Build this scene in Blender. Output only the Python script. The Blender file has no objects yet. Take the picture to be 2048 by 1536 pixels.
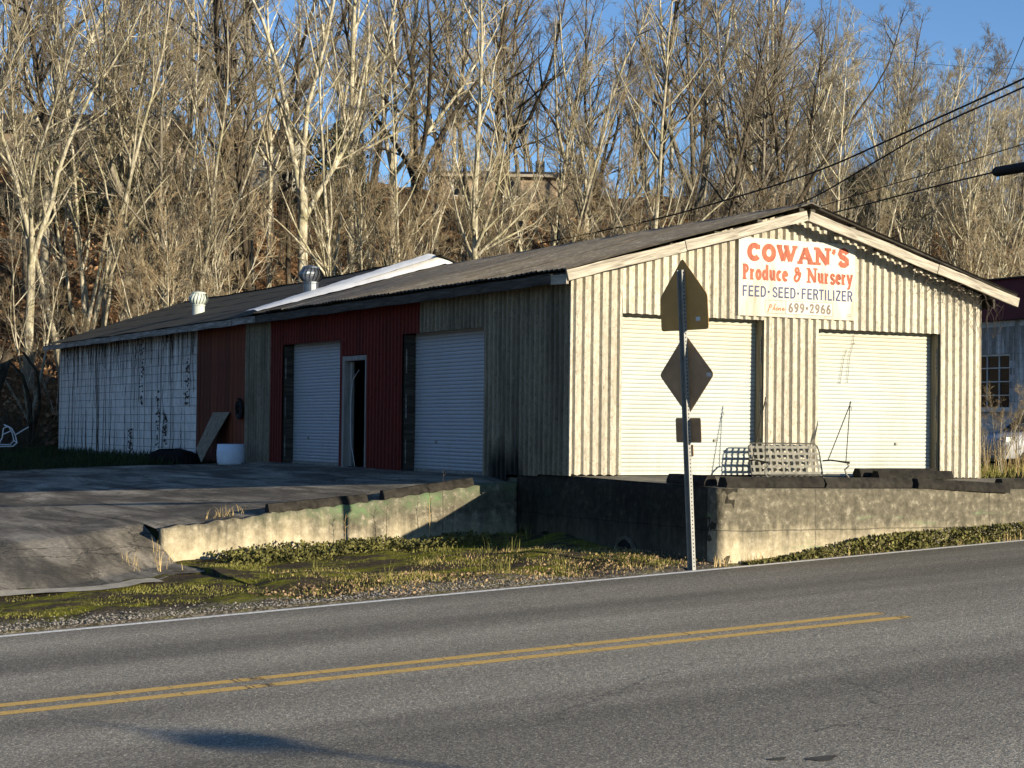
import bpy, math, random
import numpy as np
from mathutils import Vector, Matrix

# ------------------------------------------------------------------ camera, sky, sun, exposure
scene = bpy.context.scene
COL = scene.collection
CAMPOS = np.array([-13.249, -22.994, 0.6736])
CAMR = np.array([[0.881896, -0.022106, -0.470925],
                 [-0.471291, -0.015922, -0.881834],
                 [0.011996, 0.999629, -0.024460]])
cd = bpy.data.cameras.new('camera')
cd.sensor_fit = 'HORIZONTAL'
cd.sensor_width = 36.0
cd.lens = 63.28
cd.clip_start = 0.1
cd.clip_end = 3000.0
cam = bpy.data.objects.new('camera', cd)
COL.objects.link(cam)
m4 = Matrix.Identity(4)
for i in range(3):
    for j in range(3):
        m4[i][j] = CAMR[i, j]
    m4[i][3] = CAMPOS[i]
cam.matrix_world = m4
scene.camera = cam

SUN_EL = math.radians(10.8)
SUN_TRAVEL = math.radians(-22.0)          # light travels towards (sin, cos) of this heading
to_sun = Vector((-math.sin(SUN_TRAVEL) * math.cos(SUN_EL), -math.cos(SUN_TRAVEL) * math.cos(SUN_EL), math.sin(SUN_EL)))
world = bpy.data.worlds.new('World')
scene.world = world
world.use_nodes = True
wn = world.node_tree.nodes
wl = world.node_tree.links
sky = wn.new('ShaderNodeTexSky')
sky.sky_type = 'NISHITA'
sky.sun_disc = False
sky.sun_elevation = SUN_EL
sky.sun_rotation = math.atan2(to_sun.x, to_sun.y)
sky.altitude = 0.0
sky.air_density = 0.7
sky.dust_density = 0.0
sky.ozone_density = 3.2
bg = wn['Background']
bg.inputs['Strength'].default_value = 0.092
wl.new(sky.outputs[0], bg.inputs[0])
sd = bpy.data.lights.new('sun', 'SUN')
sd.energy = 5.0
sd.angle = math.radians(0.5)
sd.color = (1.0, 0.875, 0.67)
sun = bpy.data.objects.new('sun', sd)
COL.objects.link(sun)
sun.rotation_euler = to_sun.to_track_quat('Z', 'Y').to_euler()
sun.location = (30, -60, 40)
scene.view_settings.view_transform = 'Standard'
scene.view_settings.look = 'None'
scene.view_settings.exposure = 1.0
scene.view_settings.gamma = 1.0
scene.view_settings.use_curve_mapping = False
scene.cycles.use_denoising = True
scene.cycles.use_adaptive_sampling = True
scene.cycles.adaptive_threshold = 0.02
scene.cycles.max_bounces = 6
scene.cycles.diffuse_bounces = 2
scene.cycles.transparent_max_bounces = 4

RNG = np.random.default_rng(7)
random.seed(7)


# ------------------------------------------------------------------ helpers
def px_ray(px, py):
    d = np.array([(px - 1024.0) / 3600.0, -(py - 768.0) / 3600.0, -1.0])
    return CAMR @ d


def at_y(px, py, y):
    d = px_ray(px, py)
    return CAMPOS + d * ((y - CAMPOS[1]) / d[1])


def at_depth(px, py, dep):
    return CAMPOS + px_ray(px, py) * dep


def tag(o, label=None, cat=None, group=None, kind=None):
    if label: o['label'] = label
    if cat: o['category'] = cat
    if group: o['group'] = group
    if kind: o['kind'] = kind
    return o


def empty(name, loc=(0, 0, 0), rz=0.0):
    o = bpy.data.objects.new(name, None)
    o.empty_display_size = 0.2
    o.location = loc
    o.rotation_euler = (0, 0, rz)
    COL.objects.link(o)
    return o


def link(name, me, parent=None, mat=None, loc=None, rot=None):
    if mat is not None and len(me.materials) == 0:
        me.materials.append(mat)
    o = bpy.data.objects.new(name, me)
    COL.objects.link(o)
    if parent is not None:
        o.parent = parent
    if loc is not None: o.location = loc
    if rot is not None: o.rotation_euler = rot
    return o


def np_mesh(name, V, Fq, smooth=False):
    """V (n,3); Fq list of arrays (m,k)."""
    me = bpy.data.meshes.new(name)
    V = np.asarray(V, np.float32)
    if not isinstance(Fq, list): Fq = [Fq]
    Fq = [np.asarray(f, np.int32) for f in Fq if len(f)]
    nl = sum(f.size for f in Fq); nf = sum(len(f) for f in Fq)
    me.vertices.add(len(V)); me.loops.add(nl); me.polygons.add(nf)
    me.vertices.foreach_set('co', V.ravel())
    me.loops.foreach_set('vertex_index', np.concatenate([f.ravel() for f in Fq]))
    tot = np.concatenate([np.full(len(f), f.shape[1], np.int32) for f in Fq])
    st = np.concatenate([[0], np.cumsum(tot)[:-1]]).astype(np.int32)
    me.polygons.foreach_set('loop_start', st)
    me.polygons.foreach_set('loop_total', tot)
    if smooth:
        me.polygons.foreach_set('use_smooth', np.ones(nf, bool))
    me.update(calc_edges=True)
    return me


class MB:
    """collects primitives into one mesh"""
    def __init__(s):
        s.v = []; s.f = []

    def add(s, vs, fs):
        b = len(s.v)
        s.v += [tuple(v) for v in vs]
        s.f += [tuple(i + b for i in f) for f in fs]
        return s

    def box(s, x0, x1, y0, y1, z0, z1):
        vs = [(x0, y0, z0), (x1, y0, z0), (x1, y1, z0), (x0, y1, z0), (x0, y0, z1), (x1, y0, z1), (x1, y1, z1), (x0, y1, z1)]
        return s.add(vs, [(0, 3, 2, 1), (4, 5, 6, 7), (0, 1, 5, 4), (1, 2, 6, 5), (2, 3, 7, 6), (3, 0, 4, 7)])

    def hexa(s, vs):
        return s.add(vs, [(0, 3, 2, 1), (4, 5, 6, 7), (0, 1, 5, 4), (1, 2, 6, 5), (2, 3, 7, 6), (3, 0, 4, 7)])

    def prism(s, prof, axis, a0, a1):
        """prof: list of 2d points; axis 0/1/2: extrude along that axis, prof in the other two (in order)."""
        n = len(prof)
        def mk(p, a):
            q = list(p); q.insert(axis, a); return tuple(q)
        vs = [mk(p, a0) for p in prof] + [mk(p, a1) for p in prof]
        fs = [tuple(range(n - 1, -1, -1)), tuple(range(n, 2 * n))]
        fs += [(i, (i + 1) % n, n + (i + 1) % n, n + i) for i in range(n)]
        return s.add(vs, fs)

    def tube(s, pts, rad, sides=6, caps=True):
        pts = [Vector(p) for p in pts]
        n = len(pts)
        if not hasattr(rad, '__len__'): rad = [rad] * n
        t0 = (pts[1] - pts[0]).normalized()
        ref = Vector((0, 0, 1)) if abs(t0.z) < 0.9 else Vector((1, 0, 0))
        u = t0.cross(ref).normalized()
        vs = []
        for i in range(n):
            t = (pts[min(i + 1, n - 1)] - pts[max(i - 1, 0)]).normalized()
            u = (u - t * u.dot(t)).normalized()
            w = t.cross(u)
            for k in range(sides):
                a = 2 * math.pi * k / sides
                vs.append(pts[i] + (u * math.cos(a) + w * math.sin(a)) * rad[i])
        fs = []
        for i in range(n - 1):
            for k in range(sides):
                k2 = (k + 1) % sides
                fs.append((i * sides + k, i * sides + k2, (i + 1) * sides + k2, (i + 1) * sides + k))
        if caps:
            fs.append(tuple(range(sides - 1, -1, -1)))
            fs.append(tuple(range((n - 1) * sides, n * sides)))
        return s.add(vs, fs)

    def lathe(s, prof, c=(0, 0, 0), sides=20):
        """prof: list of (r,z)"""
        n = len(prof); vs = []
        for r, z in prof:
            for k in range(sides):
                a = 2 * math.pi * k / sides
                vs.append((c[0] + r * math.cos(a), c[1] + r * math.sin(a), c[2] + z))
        fs = []
        for i in range(n - 1):
            for k in range(sides):
                k2 = (k + 1) % sides
                fs.append((i * sides + k, i * sides + k2, (i + 1) * sides + k2, (i + 1) * sides + k))
        fs.append(tuple(range(sides - 1, -1, -1)))
        fs.append(tuple(range((n - 1) * sides, n * sides)))
        return s.add(vs, fs)

    def mesh(s, name, smooth=False):
        me = bpy.data.meshes.new(name)
        me.from_pydata(s.v, [], s.f)
        if smooth:
            me.polygons.foreach_set('use_smooth', np.ones(len(me.polygons), bool))
        me.update()
        return me

    def build(s, name, mat, parent=None, smooth=False, loc=None, rot=None):
        return link(name, s.mesh(name, smooth), parent, mat, loc, rot)


def bevel(o, w, seg=1):
    md = o.modifiers.new('bevel', 'BEVEL')
    md.width = w; md.segments = seg; md.limit_method = 'ANGLE'
    return o


# ------------------------------------------------------------------ materials
class NT:
    def __init__(s, name):
        s.m = bpy.data.materials.new(name)
        s.m.use_nodes = True
        s.n = s.m.node_tree.nodes; s.l = s.m.node_tree.links
        s.b = s.n['Principled BSDF']
        s.b.inputs['Specular IOR Level'].default_value = 0.25
        s.tc = s.n.new('ShaderNodeTexCoord')

    def coord(s, scale=(1, 1, 1), kind='Object', rot=(0, 0, 0)):
        mp = s.n.new('ShaderNodeMapping')
        mp.inputs['Scale'].default_value = scale
        mp.inputs['Rotation'].default_value = rot
        s.l.new(s.tc.outputs[kind], mp.inputs[0])
        return mp.outputs[0]

    def noise(s, scale, vec=None, detail=5, rough=0.6, dist=0.0):
        t = s.n.new('ShaderNodeTexNoise')
        t.inputs['Scale'].default_value = scale
        t.inputs['Detail'].default_value = detail
        t.inputs['Roughness'].default_value = rough
        t.inputs['Distortion'].default_value = dist
        s.l.new(vec if vec is not None else s.tc.outputs['Object'], t.inputs['Vector'])
        return t.outputs['Fac']

    def voro(s, scale, vec=None, feature='F1', out='Distance'):
        t = s.n.new('ShaderNodeTexVoronoi')
        t.feature = feature
        t.inputs['Scale'].default_value = scale
        s.l.new(vec if vec is not None else s.tc.outputs['Object'], t.inputs['Vector'])
        return t.outputs[out]

    def ramp(s, fac, stops):
        r = s.n.new('ShaderNodeValToRGB')
        e = r.color_ramp.elements
        while len(e) > 1: e.remove(e[-1])
        for i, (p, c) in enumerate(stops):
            if i == 0:
                e[0].position = p
                x = e[0]
            else:
                x = e.new(p)
            x.color = (c, c, c, 1) if not hasattr(c, '__len__') else (*c, 1)
        s.l.new(fac, r.inputs[0])
        return r.outputs[0]

    def mix(s, fac, a, b, mode='MIX'):
        x = s.n.new('ShaderNodeMix')
        x.data_type = 'RGBA'; x.blend_type = mode
        for sock, v in ((x.inputs['Factor'], fac), (x.inputs['A'], a), (x.inputs['B'], b)):
            if isinstance(v, (int, float)): sock.default_value = v
            elif isinstance(v, tuple): sock.default_value = (*v, 1) if len(v) == 3 else v
            else: s.l.new(v, sock)
        return x.outputs['Result']

    def math(s, op, a, b=None, clamp=False):
        x = s.n.new('ShaderNodeMath'); x.operation = op; x.use_clamp = clamp
        for i, v in enumerate((a, b)):
            if v is None: continue
            if isinstance(v, (int, float)): x.inputs[i].default_value = v
            else: s.l.new(v, x.inputs[i])
        return x.outputs[0]

    def sep(s, vec=None):
        x = s.n.new('ShaderNodeSeparateXYZ')
        s.l.new(vec if vec is not None else s.tc.outputs['Object'], x.inputs[0])
        return x.outputs

    def rand(s):
        x = s.n.new('ShaderNodeObjectInfo')
        return x.outputs['Random']

    def isl(s):
        x = s.n.new('ShaderNodeNewGeometry')
        return x.outputs['Random Per Island']

    def bump(s, h, strength=0.4, dist=0.02):
        x = s.n.new('ShaderNodeBump')
        x.inputs['Strength'].default_value = strength
        x.inputs['Distance'].default_value = dist
        s.l.new(h, x.inputs['Height'])
        s.l.new(x.outputs[0], s.b.inputs['Normal'])

    def done(s, col, rough=0.85, metal=0.0, spec=None):
        if isinstance(col, tuple): s.b.inputs['Base Color'].default_value = (*col, 1)
        else: s.l.new(col, s.b.inputs['Base Color'])
        if isinstance(rough, (int, float)): s.b.inputs['Roughness'].default_value = rough
        else: s.l.new(rough, s.b.inputs['Roughness'])
        s.b.inputs['Metallic'].default_value = metal
        if spec is not None: s.b.inputs['Specular IOR Level'].default_value = spec
        return s.m


M = {}


def simple(name, c, var=0.25, scale=6.0, rough=0.8, metal=0.0, bump=0.0, stretch=(1, 1, 1), island=False, objrand=0.0):
    t = NT(name)
    n = t.noise(scale, t.coord(stretch))
    lo = tuple(x * (1 - var) for x in c); hi = tuple(min(1, x * (1 + var)) for x in c)
    col = t.ramp(n, [(0.3, lo), (0.7, hi)])
    if island:
        v = t.ramp(t.isl(), [(0, 0.55), (1, 1.35)])
        col = t.mix(1.0, col, v, 'MULTIPLY')
    if objrand:
        v = t.ramp(t.rand(), [(0, 1 - objrand), (1, 1 + objrand)])
        col = t.mix(1.0, col, v, 'MULTIPLY')
    if bump: t.bump(n, bump, 0.02)
    M[name] = t.done(col, rough, metal)
    return M[name]


def make_materials():
    # road asphalt: worn grey with stone chips, wheel tracks, stains and cracks
    t = NT('asphalt_road')
    v = t.voro(88.0, feature='F1', out='Color')
    sp = t.sep(v)[0]
    chips = t.ramp(sp, [(0.0, (0.140, 0.127, 0.100)), (0.5, (0.205, 0.188, 0.150)), (0.85, (0.29, 0.264, 0.212)), (1.0, (0.50, 0.458, 0.37))])
    big = t.noise(0.5, t.coord((0.16, 1.0, 1)), 5, 0.6)
    track = t.noise(0.55, t.coord((0.015, 1.0, 1)), 2)
    col = t.mix(1.0, chips, t.ramp(big, [(0.3, 0.80), (0.7, 1.18)]), 'MULTIPLY')
    col = t.mix(1.0, col, t.ramp(track, [(0.38, 0.72), (0.62, 1.24)]), 'MULTIPLY')
    stain = t.noise(0.9, t.coord((0.5, 1.2, 1)), 6, 0.7)
    col = t.mix(t.ramp(stain, [(0.60, 0.0), (0.75, 0.45)]), col, (0.10, 0.09, 0.075))
    fine = t.noise(20.0, None, 3, 0.7)
    col = t.mix(1.0, col, t.ramp(fine, [(0.3, 0.82), (0.7, 1.18)]), 'MULTIPLY')
    dv = t.noise(1.8, None, 6, 0.65)
    vv = t.n.new('ShaderNodeVectorMath'); vv.operation = 'ADD'
    sc3 = t.n.new('ShaderNodeCombineXYZ')
    t.l.new(t.math('MULTIPLY', dv, 1.1), sc3.inputs[0]); t.l.new(t.math('MULTIPLY', dv, -0.8), sc3.inputs[1])
    t.l.new(t.tc.outputs['Object'], vv.inputs[0]); t.l.new(sc3.outputs[0], vv.inputs[1])
    crk = t.voro(0.30, vv.outputs[0], 'DISTANCE_TO_EDGE')
    ck = t.ramp(crk, [(0.0, 1.0), (0.006, 0.0)])
    msk = t.ramp(t.noise(0.22, None, 3), [(0.56, 0.0), (0.62, 0.6)])
    col = t.mix(t.math('MULTIPLY', ck, msk), col, (0.035, 0.032, 0.028))
    t.bump(t.math('ADD', sp, t.math('MULTIPLY', fine, 1.5)), 0.55, 0.010)
    M['asphalt_road'] = t.done(col, 0.8)
    # driveway asphalt: darker, patched, dusty
    t = NT('asphalt_drive')
    n1 = t.noise(0.8, t.coord((2.2, 0.35, 1), rot=(0, 0, 0.35)), 6, 0.65, 0.6)
    n2 = t.noise(14.0, None, 5, 0.7)
    col = t.ramp(n1, [(0.28, (0.045, 0.04, 0.031)), (0.46, (0.115, 0.101, 0.078)), (0.58, (0.25, 0.22, 0.17)), (0.74, (0.46, 0.405, 0.315))])
    col = t.mix(1.0, col, t.ramp(n2, [(0.3, 0.65), (0.7, 1.35)]), 'MULTIPLY')
    dv = t.noise(1.5, None, 6, 0.65)
    vv = t.n.new('ShaderNodeVectorMath'); vv.operation = 'ADD'
    sc3 = t.n.new('ShaderNodeCombineXYZ')
    t.l.new(t.math('MULTIPLY', dv, 1.3), sc3.inputs[0]); t.l.new(t.math('MULTIPLY', dv, -1.0), sc3.inputs[1])
    t.l.new(t.tc.outputs['Object'], vv.inputs[0]); t.l.new(sc3.outputs[0], vv.inputs[1])
    ck = t.ramp(t.voro(0.55, vv.outputs[0], 'DISTANCE_TO_EDGE'), [(0.0, 0.9), (0.012, 0.0)])
    col = t.mix(ck, col, (0.03, 0.027, 0.022))
    t.bump(t.math('SUBTRACT', n2, ck), 0.7, 0.02)
    M['asphalt_drive'] = t.done(col, 0.9)
    # concrete of the dock: tan with dark mildew below the top edge
    for nm, green in (('concrete_dock', 0.0), ('concrete_wall', 1.0), ('concrete_shade', 0.0)):
        t = NT(nm)
        uv = t.sep(t.coord(kind='Generated'))
        ob = t.sep()
        n1 = t.noise(0.9, t.coord((1, 1, 0.9)), 8, 0.7, 0.6)
        n2 = t.noise(9.0, None, 6, 0.7)
        n3 = t.noise(2.6, t.coord((2.4, 2.4, 0.22)), 6, 0.65)
        base = t.ramp(n2, [(0.25, (0.26, 0.22, 0.14)), (0.52, (0.41, 0.35, 0.235)), (0.75, (0.52, 0.46, 0.335))])
        dirtf = t.math('ADD', t.math('MULTIPLY', uv[2], 1.15), t.math('MULTIPLY', n3, 0.75))
        dirtf = t.math('ADD', dirtf, t.math('MULTIPLY', n1, 0.7))
        dm = t.ramp(dirtf, [(1.02, 0.0)] if False else [(0.0, 0.0), (0.80, 0.0), (1.0, 1.0)]) if False else None
        dd = t.math('MULTIPLY', t.math('SUBTRACT', dirtf, 1.05), 2.4, True)
        dd = t.math('MULTIPLY', dd, 0.95)
        dirt = t.ramp(n2, [(0.3, (0.035, 0.032, 0.023)), (0.55, (0.10, 0.09, 0.065)), (0.76, (0.31, 0.28, 0.21))])
        col = t.mix(dd, base, dirt)
        if green:
            hgt = t.math('SUBTRACT', ob[2], t.math('MULTIPLY', ob[0], 0.122))
            g = t.math('MULTIPLY', t.math('ADD', t.math('ADD', hgt, t.math('MULTIPLY', n1, 0.7)), 0.10), 4.5, True)
            g = t.math('MULTIPLY', g, t.ramp(n2, [(0.35, 0.95), (0.66, 0.15)]))
            lft = t.math('MULTIPLY', t.math('ADD', ob[0], 4.6), 1.4, True)
            g = t.math('MULTIPLY', t.math('MULTIPLY', g, lft), t.ramp(n1, [(0.42, 0.15), (0.58, 0.75)]))
            col = t.mix(g, col, (0.13, 0.25, 0.10))
        else:
            gm = t.ramp(t.noise(2.0, t.coord((0.5, 0.5, 2.5)), 3), [(0.62, 0.0), (0.72, 0.55)])
            col = t.mix(gm, col, (0.15, 0.22, 0.11))
        if not green:
            jl = t.math('ABSOLUTE', t.math('ADD', t.math('ADD', ob[2], 0.62), t.math('MULTIPLY', t.math('SUBTRACT', n1, 0.5), 0.10)))
            col = t.mix(t.ramp(jl, [(0.0, 0.8), (0.012, 0.0)]), col, (0.03, 0.027, 0.02))
            dv = t.math('MULTIPLY', t.math('SUBTRACT', n1, 0.5), 0.9)
            fr1 = t.math('ABSOLUTE', t.math('SUBTRACT', t.math('FRACT', t.math('MULTIPLY', t.math('ADD', ob[0], t.math('MULTIPLY', dv, 0.25)), 0.33)), 0.5))
            col = t.mix(t.ramp(fr1, [(0.0, 0.75), (0.0035, 0.0)]), col, (0.035, 0.03, 0.022))
        if nm == 'concrete_shade':  # mildewed side wall: its deep shade is multiplied into the colour
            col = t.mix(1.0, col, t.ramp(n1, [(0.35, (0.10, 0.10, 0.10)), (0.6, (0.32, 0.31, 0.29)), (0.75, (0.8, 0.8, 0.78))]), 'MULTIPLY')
        t.bump(t.math('ADD', n2, t.math('MULTIPLY', n1, 2.0)), 0.55, 0.03)
        M[nm] = t.done(col, 0.92)
    t = NT('concrete_slab')
    n2 = t.noise(7.0, None, 6, 0.7)
    n1 = t.noise(1.1, None, 5, 0.6)
    col = t.ramp(n2, [(0.3, (0.10, 0.09, 0.07)), (0.7, (0.30, 0.27, 0.21))])
    col = t.mix(t.ramp(n1, [(0.45, 0.0), (0.65, 0.8)]), col, (0.07, 0.065, 0.045))
    t.bump(n2, 0.5, 0.02)
    M['concrete_slab'] = t.done(col, 0.92)
    # corrugated siding, tan, lichen mottled; side wall: same tan darkened for its shade, plus mildew streaks
    for nm, c0, c1, mild in (('siding_tan', (0.31, 0.273, 0.20), (0.53, 0.495, 0.405), 0.4), ('siding_shade', (0.16, 0.138, 0.095), (0.28, 0.245, 0.175), 0.75), ('siding_red', (0.085, 0.009, 0.005), (0.15, 0.0155, 0.008), 0.4)):
        t = NT(nm)
        w = t.coord((1, 1, 1))
        n2 = t.noise(20.0, t.coord((1, 1, 0.4)), 6, 0.8)
        n1 = t.noise(1.2, t.coord((2.5, 2.5, 0.3)), 5, 0.65)
        zz = t.sep()[2]
        col = t.ramp(n2, [(0.34, c0), (0.6, c1)])
        spots = t.ramp(t.noise(34.0, t.coord((1, 1, 0.6)), 4, 0.7), [(0.56, 0.0), (0.66, 0.75)])
        col = t.mix(spots, col, tuple(x * 0.42 for x in c0))
        f = t.ramp(n1, [(0.42, 0.0), (0.68, mild)])
        col = t.mix(f, col, tuple(x * 0.45 for x in c0))
        if nm == 'siding_shade':
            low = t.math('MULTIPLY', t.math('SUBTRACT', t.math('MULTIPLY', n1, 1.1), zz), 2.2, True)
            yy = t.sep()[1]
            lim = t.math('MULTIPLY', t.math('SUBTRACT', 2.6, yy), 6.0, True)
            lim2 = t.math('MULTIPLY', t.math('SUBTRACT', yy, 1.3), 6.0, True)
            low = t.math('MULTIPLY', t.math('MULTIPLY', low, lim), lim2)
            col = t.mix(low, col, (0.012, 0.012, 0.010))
        col = t.mix(1.0, col, t.ramp(t.rand(), [(0, 0.86), (1, 1.1)]), 'MULTIPLY')
        t.bump(n2, 0.15, 0.01)
        M[nm] = t.done(col, 0.75)
    # old metal roof with lichen
    t = NT('roof_metal')
    n1 = t.noise(0.9, t.coord((1.2, 0.6, 1)), 6, 0.7)
    n2 = t.noise(9.0, t.coord((0.5, 1.6, 1)), 8, 0.8)
    col = t.ramp(n2, [(0.3, (0.026, 0.025, 0.024)), (0.52, (0.078, 0.073, 0.066)), (0.74, (0.235, 0.22, 0.19))])
    col = t.mix(t.ramp(n1, [(0.4, 0.0), (0.66, 0.4)]), col, (0.10, 0.08, 0.055))
    col = t.mix(1.0, col, t.ramp(t.rand(), [(0, 0.8), (1, 1.15)]), 'MULTIPLY')
    t.bump(n2, 0.4, 0.01)
    M['roof_metal'] = t.done(col, 0.7)
    t = NT('roof_shingle')
    n1 = t.noise(1.5, None, 6, 0.7)
    n2 = t.noise(22.0, None, 5, 0.75)
    col = t.ramp(n2, [(0.3, (0.028, 0.026, 0.022)), (0.6, (0.07, 0.064, 0.05)), (0.85, (0.20, 0.175, 0.12))])
    col = t.mix(t.ramp(n1, [(0.5, 0.0), (0.7, 0.5)]), col, (0.10, 0.095, 0.055))
    t.bump(n2, 0.6, 0.02)
    M['roof_shingle'] = t.done(col, 0.95)
    # weathered wood, grain along local x (boards are built along x of their own object)
    for nm, c0, c1, c2 in (('wood_grey', (0.11, 0.095, 0.075), (0.31, 0.28, 0.225), (0.46, 0.42, 0.345)), ('wood_dark', (0.012, 0.011, 0.009), (0.05, 0.044, 0.034), (0.10, 0.09, 0.072)), ('wood_white', (0.06, 0.055, 0.045), (0.22, 0.205, 0.18), (0.46, 0.44, 0.39))):
        t = NT(nm)
        n1 = t.noise(7.0, t.coord((0.22, 3.0, 3.0)), 6, 0.65, 1.2)
        n2 = t.noise(40.0, t.coord((0.08, 1.5, 1.5)), 3, 0.6)
        col = t.ramp(n1, [(0.28, c0), (0.5, c1), (0.72, c2)])
        col = t.mix(0.5, col, t.mix(1.0, col, t.ramp(n2, [(0.3, 0.45), (0.6, 1.25)]), 'MULTIPLY'))
        t.bump(n1, 0.4, 0.01)
        M[nm] = t.done(col, 0.85)
    # roll-up doors
    for nm, c in (('door_cream', (0.39, 0.415, 0.385)), ('door_white', (0.38, 0.40, 0.43))):
        t = NT(nm)
        n1 = t.noise(1.4, t.coord((1, 1, 0.5)), 5, 0.6)
        n2 = t.noise(20.0, None, 4, 0.7)
        col = t.mix(t.ramp(n1, [(0.5, 0.0), (0.75, 0.35)]), c, (c[0] * 0.8, c[1] * 0.74, c[2] * 0.6))
        col = t.mix(1.0, col, t.ramp(n2, [(0.3, 0.93), (0.7, 1.04)]), 'MULTIPLY')
        gz = t.sep()[2]
        gn = t.noise(2.5, t.coord((3, 3, 0.4)), 6, 0.7)
        gr_ = t.math('MULTIPLY', t.math('SUBTRACT', t.math('ADD', t.math('MULTIPLY', gn, 0.9), t.math('MULTIPLY', t.math('SUBTRACT', 0.5, gz), 0.5)), 0.52), 1.6, True)
        col = t.mix(t.math('MULTIPLY', gr_, 0.55), col, (0.22, 0.19, 0.13))
        if nm == 'door_cream':
            zz = t.sep()[2]
            top = t.math('MULTIPLY', t.math('SUBTRACT', zz, 1.5), 1.0, True)
            col = t.mix(t.math('MULTIPLY', top, 0.7), col, (0.42, 0.385, 0.265))
        M[nm] = t.done(col, 0.5)
    # painted block
    t = NT('block_white')
    n1 = t.noise(2.2, t.coord((4.0, 4.0, 0.35)), 6, 0.65)
    n2 = t.noise(16.0, None, 5, 0.7)
    w = t.tc.outputs['Object']
    col = t.ramp(n2, [(0.3, (0.58, 0.55, 0.51)), (0.65, (0.80, 0.765, 0.71))])
    col = t.mix(1.0, col, t.ramp(t.rand(), [(0, 0.86), (1, 1.05)]), 'MULTIPLY')
    geo = t.n.new('ShaderNodeNewGeometry')
    mp = t.n.new('ShaderNodeMapping'); mp.inputs['Scale'].default_value = (1, 3.2, 0.22)
    t.l.new(geo.outputs['Position'], mp.inputs[0])
    st = t.noise(1.6, mp.outputs[0], 7, 0.72)
    pz_ = t.sep(geo.outputs['Position'])[2]
    top = t.math('MULTIPLY', t.math('SUBTRACT', pz_, 1.2), 0.11)
    sm = t.math('MULTIPLY', t.math('SUBTRACT', t.math('ADD', st, top), 0.55), 5.0, True)
    col = t.mix(t.math('MULTIPLY', sm, 0.8), col, (0.13, 0.115, 0.09))
    t.bump(n2, 0.25, 0.01)
    M['block_white'] = t.done(col, 0.85)
    simple('mortar', (0.10, 0.10, 0.10), 0.3, 8, 0.95)
    simple('block_far', (0.50, 0.48, 0.45), 0.2, 8, 0.95)
    simple('mortar_pale', (0.20, 0.20, 0.21), 0.3, 8, 0.95)
    simple('board_red', (0.125, 0.033, 0.014), 0.5, 3, 0.85, bump=0.2, stretch=(3, 3, 0.4), objrand=0.25)
    # sign board
    t = NT('sign_board')
    n1 = t.noise(1.7, t.coord((3.0, 1, 0.5)), 6, 0.65)
    zz = t.sep()[2]
    f = t.math('MULTIPLY', t.math('SUBTRACT', t.math('ADD', t.ramp(n1, [(0.32, 0.0), (0.7, 1.0)]), t.math('MULTIPLY', t.math('SUBTRACT', 0.75, zz), 0.55)), 0.42), 1.1, True)
    col = t.mix(f, (0.49, 0.475, 0.41), (0.29, 0.255, 0.185))
    M['sign_board'] = t.done(col, 0.6)
    simple('letter_red', (0.30, 0.068, 0.03), 0.45, 16, 0.6, stretch=(1.0, 1, .35))
    simple('letter_blue', (0.045, 0.055, 0.12), 0.35, 14, 0.6)
    simple('letter_grey', (0.15, 0.12, 0.10), 0.3, 18, 0.6)
    simple('letter_orange', (0.32, 0.11, 0.03), 0.2, 9, 0.6)
    simple('panel_white', (0.47, 0.46, 0.40), 0.06, 4, 0.6)
    # metals
    simple('sign_back', (0.50, 0.27, 0.075), 0.18, 3, 0.5, 0.0)
    simple('sign_back_grey', (0.38, 0.23, 0.12), 0.25, 4, 0.5, 0.0)
    simple('galvanised', (0.52, 0.52, 0.50), 0.2, 10, 0.45, 0.6)
    simple('post_dark', (0.27, 0.27, 0.25), 0.15, 9, 0.6, 0.0)
    simple('hole_dark', (0.01, 0.01, 0.01), 0.1, 5, 0.9)
    simple('swing_metal', (0.08, 0.078, 0.068), 0.3, 12, 0.6, 0.4)
    simple('swing_strap', (0.15, 0.145, 0.12), 0.3, 9, 0.65, 0.0)
    simple('frame_grey', (0.24, 0.23, 0.21), 0.35, 4, 0.9, stretch=(4, 4, .3))
    simple('wood_jamb', (0.20, 0.17, 0.115), 0.45, 4, 0.9, stretch=(4, 4, .3))
    simple('rod_dark', (0.03, 0.028, 0.025), 0.3, 12, 0.6, 0.3)
    simple('wheel_stop', (0.017, 0.015, 0.012), 0.75, 9, 0.95, bump=0.4, objrand=0.3)
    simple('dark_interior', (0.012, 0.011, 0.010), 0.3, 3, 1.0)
    simple('tarp_white', (0.84, 0.84, 0.82), 0.08, 3, 0.45, bump=0.5)
    simple('vent_white', (0.40, 0.44, 0.40), 0.12, 6, 0.5)
    simple('vent_dark', (0.16, 0.175, 0.19), 0.2, 8, 0.35, 0.8)
    simple('plastic_white', (0.62, 0.68, 0.78), 0.1, 5, 0.5)
    simple('plywood', (0.22, 0.18, 0.13), 0.4, 9, 0.9)
    simple('rubber', (0.014, 0.014, 0.015), 0.3, 9, 0.7)
    t = NT('tarp_black')
    M['tarp_black'] = t.done((0.007, 0.007, 0.008), 0.9, 0.0, 0.05)
    simple('leaf_scrap', (0.26, 0.175, 0.10), 0.4, 3, 0.9, island=True)
    simple('tube_white', (0.62, 0.62, 0.62), 0.1, 9, 0.5)
    simple('wire_black', (0.012, 0.012, 0.012), 0.2, 9, 0.7)
    simple('wire_pale', (0.62, 0.60, 0.54), 0.1, 9, 0.6)
    simple('pole_wood', (0.16, 0.12, 0.085), 0.3, 5, 0.9, stretch=(3, 3, 0.3))
    simple('roof_maroon', (0.085, 0.012, 0.015), 0.25, 2, 0.6)
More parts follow.
